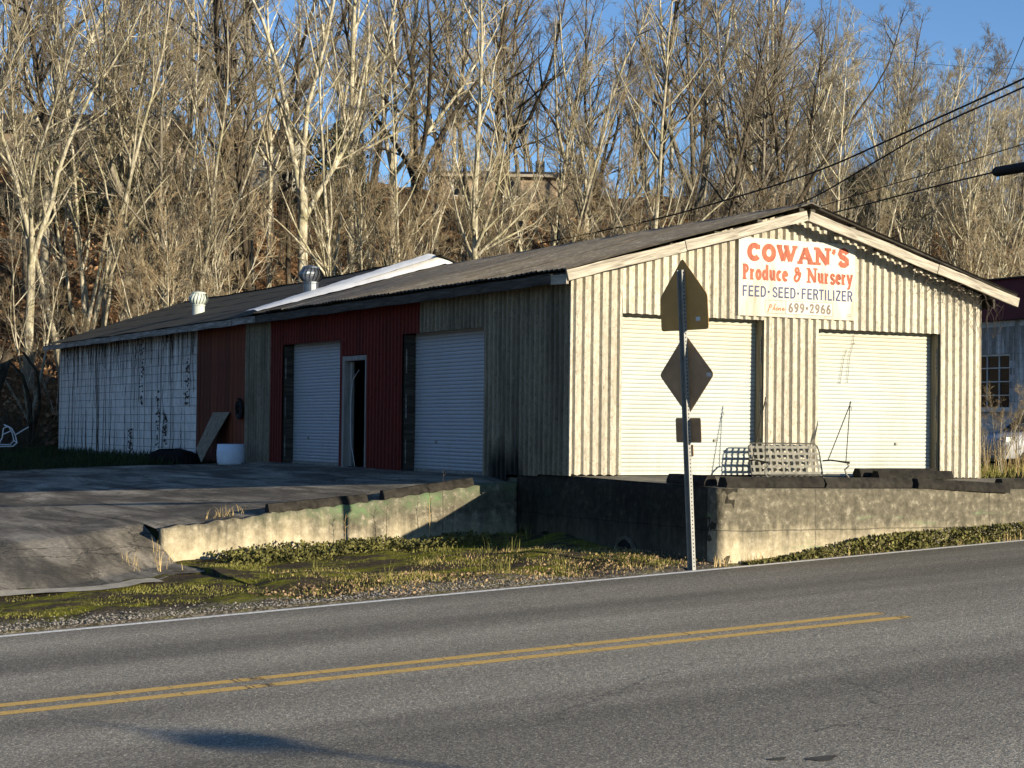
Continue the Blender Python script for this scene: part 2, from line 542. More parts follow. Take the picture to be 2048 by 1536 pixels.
    simple('brick_peach', (0.34, 0.265, 0.185), 0.2, 3, 0.9)
    simple('house_white', (0.42, 0.40, 0.33), 0.1, 3, 0.8)
    simple('trim_white', (0.72, 0.70, 0.64), 0.1, 3, 0.7)
    simple('roof_dark', (0.055, 0.05, 0.045), 0.3, 4, 0.9)
    simple('car_white', (0.40, 0.41, 0.42), 0.03, 2, 0.25)
    simple('car_dark', (0.02, 0.012, 0.012), 0.1, 3, 0.4)
    t = NT('glass_dark')
    M['glass_dark'] = t.done((0.012, 0.014, 0.016), 0.12, 0.0, 0.5)
    # paint lines
    for nm, c in (('paint_white', (0.88, 0.86, 0.80)), ('paint_yellow', (0.70, 0.44, 0.11))):
        t = NT(nm)
        n = t.noise(24.0, None, 5, 0.75)
        wear = t.ramp(n, [(0.47, 0.0), (0.68, 0.7)])
        col = t.mix(wear, c, (0.24, 0.22, 0.18))
        if nm == 'paint_yellow':
            ck = t.voro(1.1, t.coord((1.0, 0.001, 0.001)), 'DISTANCE_TO_EDGE')
            cm = t.ramp(t.math('ADD', ck, t.math('MULTIPLY', t.math('SUBTRACT', n, 0.5), 0.06)), [(0.0, 1.0), (0.007, 0.0)])
            col = t.mix(cm, col, (0.07, 0.06, 0.05))
        t.bump(n, 0.4, 0.01)
        M[nm] = t.done(col, 0.7)
    # ground
    t = NT('ground_litter')
    n1 = t.noise(0.5, None, 6, 0.7)
    n2 = t.noise(5.0, None, 6, 0.75)
    n3 = t.noise(24.0, None, 4, 0.75)
    col = t.ramp(n2, [(0.28, (0.05, 0.028, 0.014)), (0.5, (0.18, 0.098, 0.048)), (0.7, (0.35, 0.21, 0.115)), (0.85, (0.44, 0.33, 0.20))])
    col = t.mix(1.0, col, t.ramp(n3, [(0.3, 0.5), (0.7, 1.4)]), 'MULTIPLY')
    gr = t.ramp(n2, [(0.3, (0.02, 0.026, 0.010)), (0.6, (0.055, 0.062, 0.024)), (0.85, (0.14, 0.12, 0.06))])
    yy = t.sep()[1]
    k = t.math('MULTIPLY', t.math('SUBTRACT', t.math('ADD', yy, t.math('MULTIPLY', n1, 8.0)), 36.0), 0.2, True)
    col = t.mix(k, gr, col)
    t.bump(t.math('ADD', n2, t.math('MULTIPLY', n3, 0.5)), 1.0, 0.25)
    M['ground_litter'] = t.done(col, 1.0, spec=0.05)
    t = NT('verge_moss')
    n1 = t.noise(1.5, t.coord((0.7, 1.5, 1)), 6, 0.7)
    n2 = t.noise(11.0, None, 6, 0.75)
    n3 = t.noise(60.0, None, 3, 0.7)
    moss = t.ramp(n2, [(0.3, (0.09, 0.095, 0.014)), (0.6, (0.25, 0.25, 0.032)), (0.8, (0.38, 0.36, 0.07))])
    soil = t.ramp(n2, [(0.3, (0.03, 0.025, 0.018)), (0.6, (0.10, 0.082, 0.058)), (0.85, (0.24, 0.20, 0.145))])
    grav = t.ramp(t.sep(t.voro(42.0, None, 'F1', 'Color'))[0], [(0.0, (0.05, 0.044, 0.035)), (0.5, (0.14, 0.122, 0.096)), (1.0, (0.40, 0.36, 0.30))])
    col = t.mix(t.ramp(n1, [(0.47, 0.0), (0.58, 1.0)]), soil, moss)
    yy = t.sep()[1]
    g = t.math('MULTIPLY', t.math('SUBTRACT', -2.75, t.math('ADD', yy, t.math('MULTIPLY', n1, 0.9))), 3.0, True)
    g = t.math('MULTIPLY', g, t.ramp(n2, [(0.35, 0.25), (0.6, 1.0)]))
    col = t.mix(g, col, grav)
    t.bump(t.math('ADD', n2, t.math('MULTIPLY', n3, 0.6)), 1.0, 0.06)
    M['verge_moss'] = t.done(col, 1.0, spec=0.05)
    # plants
    simple('grass_green', (0.165, 0.155, 0.04), 0.35, 2, 0.9, island=True)
    simple('grass_dry', (0.42, 0.31, 0.14), 0.3, 2, 0.9, island=True)
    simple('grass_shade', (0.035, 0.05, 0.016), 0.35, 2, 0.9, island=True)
    simple('leaf_cover', (0.105, 0.10, 0.028), 0.6, 5, 0.8, island=True)
    simple('leaf_dead', (0.31, 0.185, 0.10), 0.4, 3, 0.9, island=True)
    simple('stone', (0.30, 0.27, 0.225), 0.3, 9, 0.9, island=True)
    simple('evergreen', (0.030, 0.042, 0.017), 0.5, 3, 0.8, island=True)
    simple('concrete_pale', (0.40, 0.36, 0.28), 0.3, 6, 0.95, bump=.3)
    simple('tar', (0.07, 0.065, 0.055), 0.3, 9, 0.9)
    simple('vine_dead', (0.06, 0.048, 0.038), 0.3, 9, 0.9)
    for nm, lo, mid, hi in (('bark_pale', (0.085, 0.070, 0.046), (0.36, 0.325, 0.235), (0.70, 0.65, 0.52)),
                            ('bark_grey', (0.06, 0.05, 0.037), (0.165, 0.145, 0.108), (0.31, 0.28, 0.22)),
                            ('bark_dark', (0.022, 0.017, 0.012), (0.06, 0.048, 0.034), (0.14, 0.118, 0.085))):
        t = NT(nm)
        n1 = t.noise(3.0, t.coord((2.0, 2.0, 0.7)), 5, 0.7)
        n2 = t.noise(0.6, None, 3)
        col = t.ramp(n1, [(0.3, lo), (0.52, mid), (0.75, hi)])
        col = t.mix(t.ramp(n2, [(0.5, 0.0), (0.7, 0.45)]), col, (mid[0] * 0.8, mid[1] * 0.85, mid[2] * 0.5))
        col = t.mix(1.0, col, t.ramp(t.rand(), [(0, 0.72), (1, 1.2)]), 'MULTIPLY')
        t.bump(n1, 0.4, 0.03)
        M[nm] = t.done(col, 0.95, spec=0.1)
    for nm, c in (('twig_pale', (0.30, 0.255, 0.165)), ('twig_brown', (0.25, 0.195, 0.12)), ('twig_grey', (0.18, 0.155, 0.115)), ('twig_dark', (0.10, 0.08, 0.055))):
        t = NT(nm)
        col = t.mix(1.0, c, t.ramp(t.isl(), [(0, 0.6), (1, 1.3)]), 'MULTIPLY')
        col = t.mix(1.0, col, t.ramp(t.rand(), [(0, 0.7), (1, 1.2)]), 'MULTIPLY')
        M[nm] = t.done(col, 0.95, spec=0.1)


make_materials()


# ------------------------------------------------------------------ lie of the land
def sstep(a, b, x):
    t = np.clip((x - a) / (b - a), 0, 1)
    return t * t * (3 - 2 * t)


def road_z(x, y):
    xc = np.clip(x, -45, 70)
    return -0.98 + 0.05 * xc + 0.02 * np.clip(y, -40, 0)


def wob(x, y):
    return (np.sin(x * 0.37 + 1.3) * np.cos(y * 0.31 + 0.4) + 0.6 * np.sin(x * 0.83 + y * 0.57) + 0.35 * np.sin(x * 1.7 - y * 1.3 + 2.0))


def upper_z(x, y):
    xl = np.clip(x, -13, 0)
    z = -0.10 + 0.12 * xl + 0.03 * np.clip(x + 13, -60, 0)
    z = z + 0.012 * np.clip(x - 9, 0, 60)
    z = z + np.where(x < 0, 0.55 * sstep(19, 33, y) * sstep(0, -6, x) * 1.0, 0)
    return z


def hill(x, y):
    d = y - 33.0 + 1.5 * np.sin(x * 0.11 + 0.7)
    a = 12.6 * np.clip(d / 33.0, 0, 1) ** 1.15
    b = 0.17 * np.clip(d - 33.0, 0, 38) + 0.03 * np.clip(d - 71.0, 0, 400)
    n = np.clip(d / 8.0, 0, 1)
    return a + b + n * 0.35 * wob(x * 1.0, y * 1.0)


def hfun(x, y):
    x = np.asarray(x, float); y = np.asarray(y, float)
    lo = road_z(x, y) + 0.02
    up = upper_z(x, y)
    w_r = sstep(-3.80, -3.70, y)
    w_m = sstep(1.66, 1.74, y)
    y_a = np.interp(x, [-8.5, -6.6, -5.66], [-1.3, 0.1, 0.95])
    y_b = np.interp(x, [-8.5, -6.6, -5.66], [2.3, 2.2, 2.5])
    w_l = np.clip((y - y_a) / (y_b - y_a), 0, 1)
    w = np.where(x >= 0.02, w_r, np.where(x > -5.655, w_m, w_l))
    z = lo * (1 - w) + up * w
    bank = np.where((x > 0.1) & (y > -4.1) & (y < -3.78), 0.16 * sstep(0.1, 3.0, x) * sstep(-4.1, -3.85, y), 0)
    pit = np.where((x < 0.02) & (x > -5.655) & (y < 1.7), 0.05 * wob(x * 2.2, y * 2.2) * sstep(-4.0, -3.4, y), 0)
    return z + bank + pit + hill(x, y)


def hz(x, y):
    return float(hfun(np.array([x]), np.array([y]))[0])


def grid_mesh(name, X, Y, Z):
    ny, nx = X.shape
    V = np.stack([X, Y, Z], -1).reshape(-1, 3)
    i = np.arange(ny - 1)[:, None] * nx + np.arange(nx - 1)[None, :]
    F = np.stack([i, i + 1, i + 1 + nx, i + nx], -1).reshape(-1, 4)
    return np_mesh(name, V, F, True)


# ------------------------------------------------------------------ terrain (one sheet to the horizon)
xs = np.unique(np.round(np.concatenate([np.linspace(-900, -60, 22), np.linspace(-60, -14, 47), np.arange(-14, 30, 0.5), np.linspace(30, 110, 81), np.linspace(110, 1500, 26), [-5.67, -5.65, 0.0, 0.04]]), 3))
ys = np.unique(np.round(np.concatenate([np.linspace(-400, -30, 14), np.linspace(-30, -5, 26), np.arange(-5, 4, 0.25), [-3.8, -3.7, 1.64, 1.76], np.arange(4, 34, 0.75), np.arange(34, 120, 1.0), np.linspace(120, 1600, 40)]), 3))
X, Y = np.meshgrid(xs, ys)
Z = hfun(X, Y)
Z = np.where((Y < -3.9), road_z(X, Y) - 0.06, Z)
paved = (X < -0.0) & (Y > -1.2) & (Y < 34)
Z = np.where((X < 0.5) & (Y > -4.2) & (Y < 35), Z - 0.06, Z)
Z = np.where((X > 0.0) & (X < 30) & (Y > -4.3) & (Y < 0.2), np.minimum(road_z(X, Y) - 0.3, -0.4), Z)
Z = np.where((X > 0.0) & (X < 8) & (Y > 0.1) & (Y < 30), -0.3, Z)
terrain = link('terrain', grid_mesh('terrain', X, Y, Z), None, M['ground_litter'])
tag(terrain, kind='structure')

# road
rx = np.concatenate([np.linspace(-300, -45, 20), np.linspace(-44, 70, 60), np.linspace(75, 300, 20)])


def edge_y(x):
    return -4.06 + 0.01 * np.clip(x + 3.4, -40, 40)


def lerp_grid(name, xs, y0f, y1f, n, zf, mat, parent=None, pw=1.0):
    t = (np.linspace(0, 1, n) ** pw)[:, None]
    X = np.repeat(xs[None, :], n, 0)
    Y = y0f(xs)[None, :] * (1 - t) + y1f(xs)[None, :] * t
    return link(name, grid_mesh(name, X, Y, zf(X, Y)), parent, mat)


road = lerp_grid('road', rx, lambda x: np.full_like(x, -15.5), edge_y, 6, road_z, M['asphalt_road'])
tag(road, kind='structure')


def paint(name, x0, x1, yf, half, mat, lift=0.004):
    xx = np.linspace(x0, x1, max(2, int((x1 - x0) / 1.5)))
    return lerp_grid(name, xx, lambda x: yf(x) - half, lambda x: yf(x) + half, 2, lambda X, Y: road_z(X, Y) + lift, mat, road)


paint('edge_line', -120, 120, lambda x: -4.20 + 0.01 * np.clip(x + 3.4, -40, 40), 0.055, M['paint_white'])
paint('centre_line', -60, -1.03, lambda x: -8.05 - 0.03 * (np.clip(x, -40, 40) + 10), 0.075, M['paint_yellow'])
paint('centre_line', -60, -0.98, lambda x: -8.40 - 0.03 * (np.clip(x, -40, 40) + 10), 0.075, M['paint_yellow'])
for (cx, cy, r) in ((-5.9, -13.1, 0.05), (-5.64, -13.25, 0.085)):
    mb = MB()
    n = 14
    vs = []
    for k in range(n):
        a = 2 * math.pi * k / n
        rr = r * (1 + 0.22 * math.sin(3 * a + cx))
        x, y = cx + rr * 1.35 * math.cos(a), cy + rr * 0.8 * math.sin(a)
        vs.append((x, y, float(road_z(x, y)) + 0.004))
    mb.add(vs, [tuple(range(n))])
    mb.build('tar_patch', M['tar'], road)

# verge between road and walls
vx = np.concatenate([np.linspace(-120, -14, 60), np.arange(-13.8, -5.7, 0.12), [-5.67, -5.65], np.arange(-5.6, 0.0, 0.12), [0.0]])


def verge_z(X, Y):
    n = wob(X * 5.1, Y * 5.7) * 0.018 + wob(X * 11.0, Y * 13.0) * 0.010
    z = np.maximum(hfun(X, Y) + n * sstep(-4.0, -3.4, Y), road_z(X, Y) - 0.02)
    e = edge_y(X)
    return np.where(Y < e + 0.004, road_z(X, Y) - 0.03, z)


def drive_front(x):
    f = -1.10 + 0.12 * np.sin(x * 1.9) + 0.06 * np.sin(x * 5.3)
    return np.where(x > -5.655, 1.80, np.where(x > -6.9, -1.1 + (x + 6.9) * 0.65 + 0.12 * np.sin(x * 9), f))


def verge_back(x):
    return np.where(x > -5.66, 1.50, drive_front(x) + 0.3)


verge = lerp_grid('verge', vx, lambda x: edge_y(x) - 0.01, verge_back, 48, verge_z, M['verge_moss'])
tag(verge, kind='structure')
bx_ = np.arange(0.0, 24.01, 0.15)
def bank_z(X, Y):
    e = edge_y(X)
    u = np.clip((Y - e) / np.maximum(-3.88 - e, 0.02), 0, 1)
    return road_z(X, Y) - 0.02 + u * (0.03 + 0.09 * sstep(0.3, 3.0, X)) + 0.012 * wob(X * 9, Y * 11) * u
bank = lerp_grid('bank', bx_, lambda x: edge_y(x) - 0.01, lambda x: np.full_like(x, -3.87), 7, bank_z, M['verge_moss'])
tag(bank, kind='structure')

# driveway: apron, then the yard that runs along the shaded side of the building
def drive_back(x):
    return np.clip(13.2 + (-x) * 2.3 + 0.5 * np.sin(x * 2.1), 13.2, 33)


LWX = [-5.65, -4.3, -4.0, -2.5, -0.5, 0]
LWZ = [-0.80, -0.645, -0.60, -0.45, -0.19, -0.15]


def drive_z(X, Y):
    z = hfun(X, Y) + 0.012 + 0.006 * wob(X * 3, Y * 2)
    k = np.where(X > -5.655, sstep(1.75, 2.7, Y), 1.0)
    return z * k + (np.interp(X, LWX, LWZ) - 0.012) * (1 - k)


dx = np.concatenate([np.linspace(-60, -14, 40), np.arange(-13.75, -5.7, 0.12), [-5.66]])
drive = lerp_grid('driveway', dx, drive_front, drive_back, 130, drive_z, M['asphalt_drive'], None, 2.0)
tag(drive, kind='structure')
dx = np.concatenate([np.arange(-5.65, -0.1, 0.12), [-0.03]])
yard = lerp_grid('yard', dx, lambda x: np.full_like(x, 1.80), drive_back, 90, drive_z, M['asphalt_drive'], None, 1.6)
tag(yard, kind='structure')
gx = np.arange(-40, -6.4, 0.25)
gut = lerp_grid('gutter', gx, lambda x: drive_front(x) - 0.32, lambda x: drive_front(x) + 0.10, 3, lambda X, Y: hfun(X, Y) + 0.035, M['concrete_pale'])
tag(gut, kind='structure')

# ------------------------------------------------------------------ loading dock
dock = empty('loading_dock', (0, 0, -1.1))
tag(dock, 'stained concrete loading dock in front of the gable, with a lit road face', 'dock')


def rough_wall(name, a, b, zt_f, zb_f, thick, mat, parent, n=60, m=14, amp=0.012, seed=0):
    """vertical wall from a to b (xy), front face to the right-hand side of a->b is offset by noise; closed box"""
    a = np.array(a, float); b = np.array(b, float)
    L = np.linalg.norm(b - a); d = (b - a) / L; nrm = np.array([d[1], -d[0]])
    s = np.linspace(0, 1, n); t = np.linspace(0, 1, m)
    S, T = np.meshgrid(s, t)
    P = a[None, None] + (b - a)[None, None] * S[..., None]
    zt = zt_f(S); zb = zb_f(S)
    Zz = zb + (zt - zb) * T
    off = amp * (0.6 * np.sin(S * L * 7.3 + seed) * np.sin(Zz * 9.1 + seed) + 0.5 * np.sin(S * L * 17.1 + Zz * 23 + seed))
    edge = np.minimum(np.minimum(S, 1 - S) * L / 0.1, 1) * 1.0
    off = off * np.clip(edge, 0, 1)
    chip = np.where(T > 0.97, -0.012 * (1 + np.sin(S * L * 13 + seed) * np.sin(S * L * 31)), 0)
    off = off + chip
    F = P + nrm * off[..., None]
    Bk = P - nrm * thick
    V = np.concatenate([np.concatenate([F, Zz[..., None]], -1).reshape(-1, 3), np.concatenate([Bk, Zz[..., None]], -1).reshape(-1, 3)])
    i = (np.arange(m - 1)[:, None] * n + np.arange(n - 1)[None, :])
    q = np.stack([i, i + 1, i + 1 + n, i + n], -1).reshape(-1, 4)
    N = n * m
    qb = q[:, ::-1] + N
    tp = (m - 1) * n + np.arange(n - 1)
    qt = np.stack([tp, tp + 1, tp + 1 + N, tp + N], -1)
    e0 = np.arange(m - 1) * n
    ql = np.stack([e0, e0 + n, e0 + n + N, e0 + N], -1)
    e1 = e0 + n - 1
    qr = np.stack([e1 + N, e1 + n + N, e1 + n, e1], -1)
    me = np_mesh(name, V, np.concatenate([q, qb, qt, ql, qr]))
    o = link(name, me, parent, mat)
    if parent is not None:
        o.matrix_parent_inverse = Matrix.Translation(-Vector(parent.location))
    return o


def slab_z(x, y):
    return -0.012 - 0.0075 * np.clip(x, 0, 12) - 0.011 * np.clip(-y, 0, 4)


dock_front = rough_wall('front_wall', (0.0, -3.90), (24, -3.90), lambda S: slab_z(24 * S, -3.9 + 0 * S) - 0.012, lambda S: np.minimum(road_z(24 * S, -3.9) - 0.25, -0.5), 0.3, M['concrete_dock'], dock, 240, 16, 0.008, 1)
dock_side = rough_wall('side_wall', (0.003, 1.62), (0.003, -3.896), lambda S: slab_z(0 * S, 1.62 - 5.516 * S) - 0.016, lambda S: -1.5 + 0 * S, 0.26, M['concrete_shade'], dock, 90, 16, 0.008, 4)
t = np.linspace(0, 1, 20)
sx = np.concatenate([[0.01], np.linspace(0.1, 24, 80)])
X, Y = np.meshgrid(sx, np.linspace(-3.885, 0.30, 24))
slab = link('slab_top', grid_mesh('slab_top', X, Y, slab_z(X, Y) - 0.008), dock, M['concrete_slab'])
slab.matrix_parent_inverse = Matrix.Translation(-Vector(dock.location))
mb = MB()
prof = []
for k in range(25):
    a = math.pi * k / 24
    prof.append((-1.62 + 0.30 * math.cos(a), -1.13 + 0.32 * math.sin(a)))
inner = [(-1.62 + 0.25 * math.cos(math.pi * k / 24), -1.13 + 0.27 * math.sin(math.pi * k / 24)) for k in range(25)]
vs = [(-0.035, p[0], p[1]) for p in prof] + [(-0.035, p[0], p[1]) for p in inner] + [(0.0, p[0], p[1]) for p in prof] + [(0.02, p[0], p[1]) for p in inner]
fs = []
for k in range(24):
    fs += [(k, k + 1, 26 + k, 25 + k), (k, 50 + k, 51 + k, k + 1), (25 + k, 26 + k, 76 + k, 75 + k)]
mb.add(vs, fs)
o = mb.build('drain_pipe', M['concrete_dock'], dock); o.matrix_parent_inverse = Matrix.Translation(-Vector(dock.location))
tag(o, 'round drain pipe mouth low in the shaded dock wall')
mb = MB()
mb.add([(-0.016, p[0], p[1]) for p in inner], [tuple(range(25))])
o = mb.build('pipe_hollow', M['hole_dark'], dock); o.matrix_parent_inverse = Matrix.Translation(-Vector(dock.location))


# low retaining wall that closes the dock bay on the yard side
def lw_top(S):
    x = -5.65 + 5.64 * S
    z = np.interp(x, LWX, LWZ)
    return z + 0.012 * np.sin(x * 9.0) * (x < -3.9) + 0.01 * np.sin(x * 23)


lw = rough_wall('retaining_wall', (-5.65, 1.58), (-0.01, 1.58), lw_top, lambda S: -1.6 + 0 * S, 0.26, M['concrete_wall'], None, 120, 14, 0.010, 9)
tag(lw, 'low concrete retaining wall with flaking green paint beside the sloping yard', 'wall')


# ------------------------------------------------------------------ the produce building
bld = empty('produce_building', (0, 0, 0))
tag(bld, 'long low produce store with tan corrugated gable front and shaded side wall', 'building')
PROF = [(0.0, 0.0), (0.040, 0.0), (0.066, 0.044), (0.120, 0.044), (0.152, 0.0)]
PITCH = 0.152
BW, BL = 7.94, 30.2


def prof_samples(s0, s1, depth):
    k0 = int(math.floor(s0 / PITCH)) - 1
    pts = []
    for k in range(k0, k0 + int((s1 - s0) / PITCH) + 4):
        for (s, o) in PROF[:-1]:
            pts.append((k * PITCH + s, o))
    xs_ = np.array([p[0] for p in pts]); os_ = np.array([p[1] for p in pts])
    ss = [s0] + [x for x in xs_ if s0 + 1e-4 < x < s1 - 1e-4] + [s1]
    return [(s, float(np.interp(s, xs_, os_)) * depth) for s in ss]


def corr_sheet(plane, s0, s1, zb, zt, mat, lift=0.0, depth=1.0, name='corrugated_sheet', parent=None, jag=0.0):
    """plane 'front': runs along x, faces -y; 'side': runs along y, faces -x"""
    pr = prof_samples(s0, s1, depth)
    vs = []
    nz = 3
    for (s, o) in pr:
        b = zb(s) + jag * math.sin(s * 40.0) * 0.5
        tt = zt(s)
        for k in range(nz):
            z = b + (tt - b) * k / (nz - 1)
            buck = 0.004 * math.sin(s * 3.1 + z * 2.3) + 0.002 * math.sin(z * 7 + s * 5)
            d = o + lift + buck
            vs.append((s, -d, z) if plane == 'front' else (-d, s, z))
    fs = []
    for i in range(len(pr) - 1):
        for k in range(nz - 1):
            a = i * nz + k
            q = (a, a + nz, a + nz + 1, a + 1)
            fs.append(q if plane == 'front' else q[::-1])
    mb = MB(); mb.add(vs, fs)
    return mb.build(name, mat, parent or bld)


def gab(x):
    return 3.0 + 0.285 * min(x, 7.96 - x)


slz = lambda x: float(slab_z(x, 0.0)) + 0.008
# front gable sheets: (x0, x1, bottom)
fr = [(0.0, 0.866, None), (0.866, 1.40, 2.415), (1.40, 2.45, 2.412), (2.45, 3.478, 2.408), (3.478, 4.02, None), (4.02, 4.548, None),
      (4.548, 5.40, 2.312), (5.40, 6.23, 2.314), (6.23, 7.05, 2.317), (7.05, 7.55, None), (7.55, BW, None)]
for i, (a, b, zb) in enumerate(fr):
    corr_sheet('front', a, b, (slz if zb is None else (lambda s, z=zb: z)), gab, M['siding_tan'], 0.004 if i % 2 else 0.0, jag=0.006 if zb else 0.02)
# side sheets on the shaded wall: (y0, y1, bottom, material)
zd = -0.14
sd_ = [(0.0, 0.95, -0.02, 'siding_shade'), (0.95, 1.9, -0.05, 'siding_shade'), (1.9, 2.72, zd, 'siding_shade'), (2.72, 3.95, 2.295, 'siding_shade'), (3.95, 5.20, 2.30, 'siding_shade'),
       (5.20, 5.86, 2.30, 'siding_red'), (5.86, 6.60, zd, 'siding_red'), (6.60, 7.42, zd, 'siding_red'), (7.42, 8.56, 2.0, 'siding_red'), (8.56, 8.72, zd, 'siding_red'),
       (8.72, 9.7, 2.31, 'siding_red'), (9.7, 10.75, 2.315, 'siding_red'), (10.75, 11.76, 2.32, 'siding_red'), (11.76, 12.46, zd, 'siding_red'), (12.46, 13.25, zd, 'siding_shade'), (13.25, 13.99, zd, 'siding_shade')]
for i, (a, b, zb, m) in enumerate(sd_):
    corr_sheet('side', a, b, (lambda s, z=zb: z), lambda s: 2.98, M[m], 0.004 if i % 2 else 0.0, 0.8 if m == 'siding_red' else 1.0)
MB().box(-0.012, 0.02, -0.02, 0.02, -0.02, 2.95).build('corner_trim', M['siding_tan'], bld)
# closing walls away from the camera, inner floor
MB().box(BW - 0.02, BW + 0.06, 0.02, BL, -0.3, 2.98).build('rear_side_wall', M['siding_shade'], bld)
mb = MB(); mb.prism([(0.02, -0.3), (BW - 0.02, -0.3), (BW - 0.02, 2.98), (4.0, 4.35), (0.02, 2.98)], 1, BL - 0.1, BL)
mb.build('end_wall', M['siding_shade'], bld)
MB().box(0.05, BW - 0.05, 0.31, BL - 0.12, -0.3, -0.10).build('floor_slab', M['concrete_slab'], bld)
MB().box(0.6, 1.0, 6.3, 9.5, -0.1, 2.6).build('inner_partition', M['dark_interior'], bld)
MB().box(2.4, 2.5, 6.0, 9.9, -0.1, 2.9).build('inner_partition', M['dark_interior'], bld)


def rollup(plane, s0, s1, z0, z1, rec, mat, nm='rollup_door', extra=0.0):
    """curtain with real slats, bottom bar, jambs and a header"""
    n = max(8, int(round((z1 - z0 - 0.06) / 0.0615)))
    hsl = (z1 + 0.05 - z0 - 0.06) / n
    rows = []
    for k in range(n):
        zz = z0 + 0.06 + k * hsl
        rows += [(zz, 0.014), (zz + hsl * 0.10, 0.0), (zz + hsl * 0.5, -0.006), (zz + hsl * 0.90, 0.0)]
    rows.append((z1 + 0.05, 0.014))
    ns = 7
    vs = []
    for (z, o) in rows:
        for j in range(ns):
            s = s0 + (s1 - s0) * j / (ns - 1)
            d = rec + o + 0.006 * math.sin(s * 2.2 + z * 1.3)
            vs.append((s, d, z) if plane == 'front' else (d, s, z))
    fs = []
    for i in range(len(rows) - 1):
        for j in range(ns - 1):
            a = i * ns + j
            q = (a, a + 1, a + ns + 1, a + ns)
            fs.append(q if plane == 'front' else q[::-1])
    root = MB().add(vs, fs).build(nm, mat, bld)
    def bx(name, sa, sb, da, db, za, zb_, m):
        b = MB()
        if plane == 'front': b.box(sa, sb, da, db, za, zb_)
        else: b.box(da, db, sa, sb, za, zb_)
        return b.build(name, m, root)
    bx('bottom_bar', s0 + 0.01, s1 - 0.01, rec - 0.012, rec + 0.03, z0 + 0.004, z0 + 0.06, M['wood_white'] if plane == 'side' else mat)
    bx('jamb', s1 + 0.002, s1 + 0.06, 0.012, rec + 0.06, z0, z1, M['wood_jamb'] if plane == 'front' else M['wood_dark'])
    bx('jamb', s0 - 0.06, s0 - 0.002, 0.012, rec + 0.06, z0, z1, M['wood_dark'])
    bx('header', s0 - 0.06, s1 + 0.06, 0.014, rec + 0.06, z1 + 0.06, z1 + 0.16, M['wood_dark'])
    far = s1 if True else s0
    for k in range(3):
        za = z0 + 0.15 + k * (z1 - z0) * 0.33
        bx('guide_plate', far - 0.012, far - 0.002, 0.03, 0.05, za, za + 0.42, M['wood_white'])
    bx('pull_handle', (s0 * 0.3 + s1 * 0.7), (s0 * 0.3 + s1 * 0.7) + 0.05, rec - 0.03, rec - 0.008, z0 + 0.52, z0 + 0.555, M['wood_white'])
    return root


rollup('front', 0.872, 3.47, slz(2.0), 2.40, 0.20, M['door_cream'])
rollup('front', 4.556, 7.04, slz(6.0), 2.30, 0.20, M['door_cream'])
rollup('side', 2.73, 5.85, -0.12, 2.29, 0.22, M['door_white'])
rollup('side', 8.73, 11.75, -0.11, 2.30, 0.22, M['door_white'])
# broken cords hanging on the right-hand roll-up door
mb = MB()
for pts in ([(5.42, 2.28), (5.40, 2.1), (5.33, 1.9), (5.30, 1.6), (5.29, 1.47)], [(5.28, 2.02), (5.22, 1.9), (5.15, 1.55), (5.14, 1.45), (5.11, 1.49)], [(5.40, 2.12), (5.44, 2.11)]):
    mb.tube([(p[0], 0.175, p[1]) for p in pts], 0.004, 4)
mb.build('door_cord', M['rod_dark'], bld)

# narrow side doorway with its white frame, door standing open inside
pd = MB().box(-0.05, 0.14, 8.44, 8.54, -0.13, 1.99).build('doorway', M['frame_grey'], bld)
MB().box(-0.045, 0.12, 7.43, 7.475, -0.13, 1.90).build('door_jamb', M['frame_grey'], pd)
MB().box(-0.05, 0.13, 7.43, 8.438, 1.90, 1.985).build('door_head', M['frame_grey'], pd)
MB().box(-0.02, 0.3, 7.476, 8.438, -0.14, -0.09).build('door_sill', M['wood_dark'], pd)
MB().box(0.05, 0.10, 8.31, 8.437, -0.08, 1.88).build('door_stop', M['frame_grey'], pd)
mb = MB()
mb.tube([(0.02, 7.9, 1.72), (0.0, 8.15, 1.55), (0.01, 8.25, 1.2), (0.02, 8.28, 0.7), (0.0, 8.2, 0.35), (-0.01, 8.05, 0.1), (0, 8.0, -0.08)], 0.006, 5)
mb.build('hanging_cord', M['tube_white'], pd)

# vertical red boards
mb = MB().box(0.012, 0.05, 14.0, 17.31, -0.2, 2.98); mb.build('board_backing', M['mortar'], bld)
w = 3.30 / 13
me_pl = MB().box(-0.022, 0.01, 0.004, w - 0.006, -0.15, 2.93).mesh('plank')
me_pl.materials.append(M['board_red'])
for k in range(13):
    o = link('plank', me_pl, bld, None, (random.uniform(-0.005, 0.004), 14.0 + k * w, random.uniform(-0.03, 0.03)))

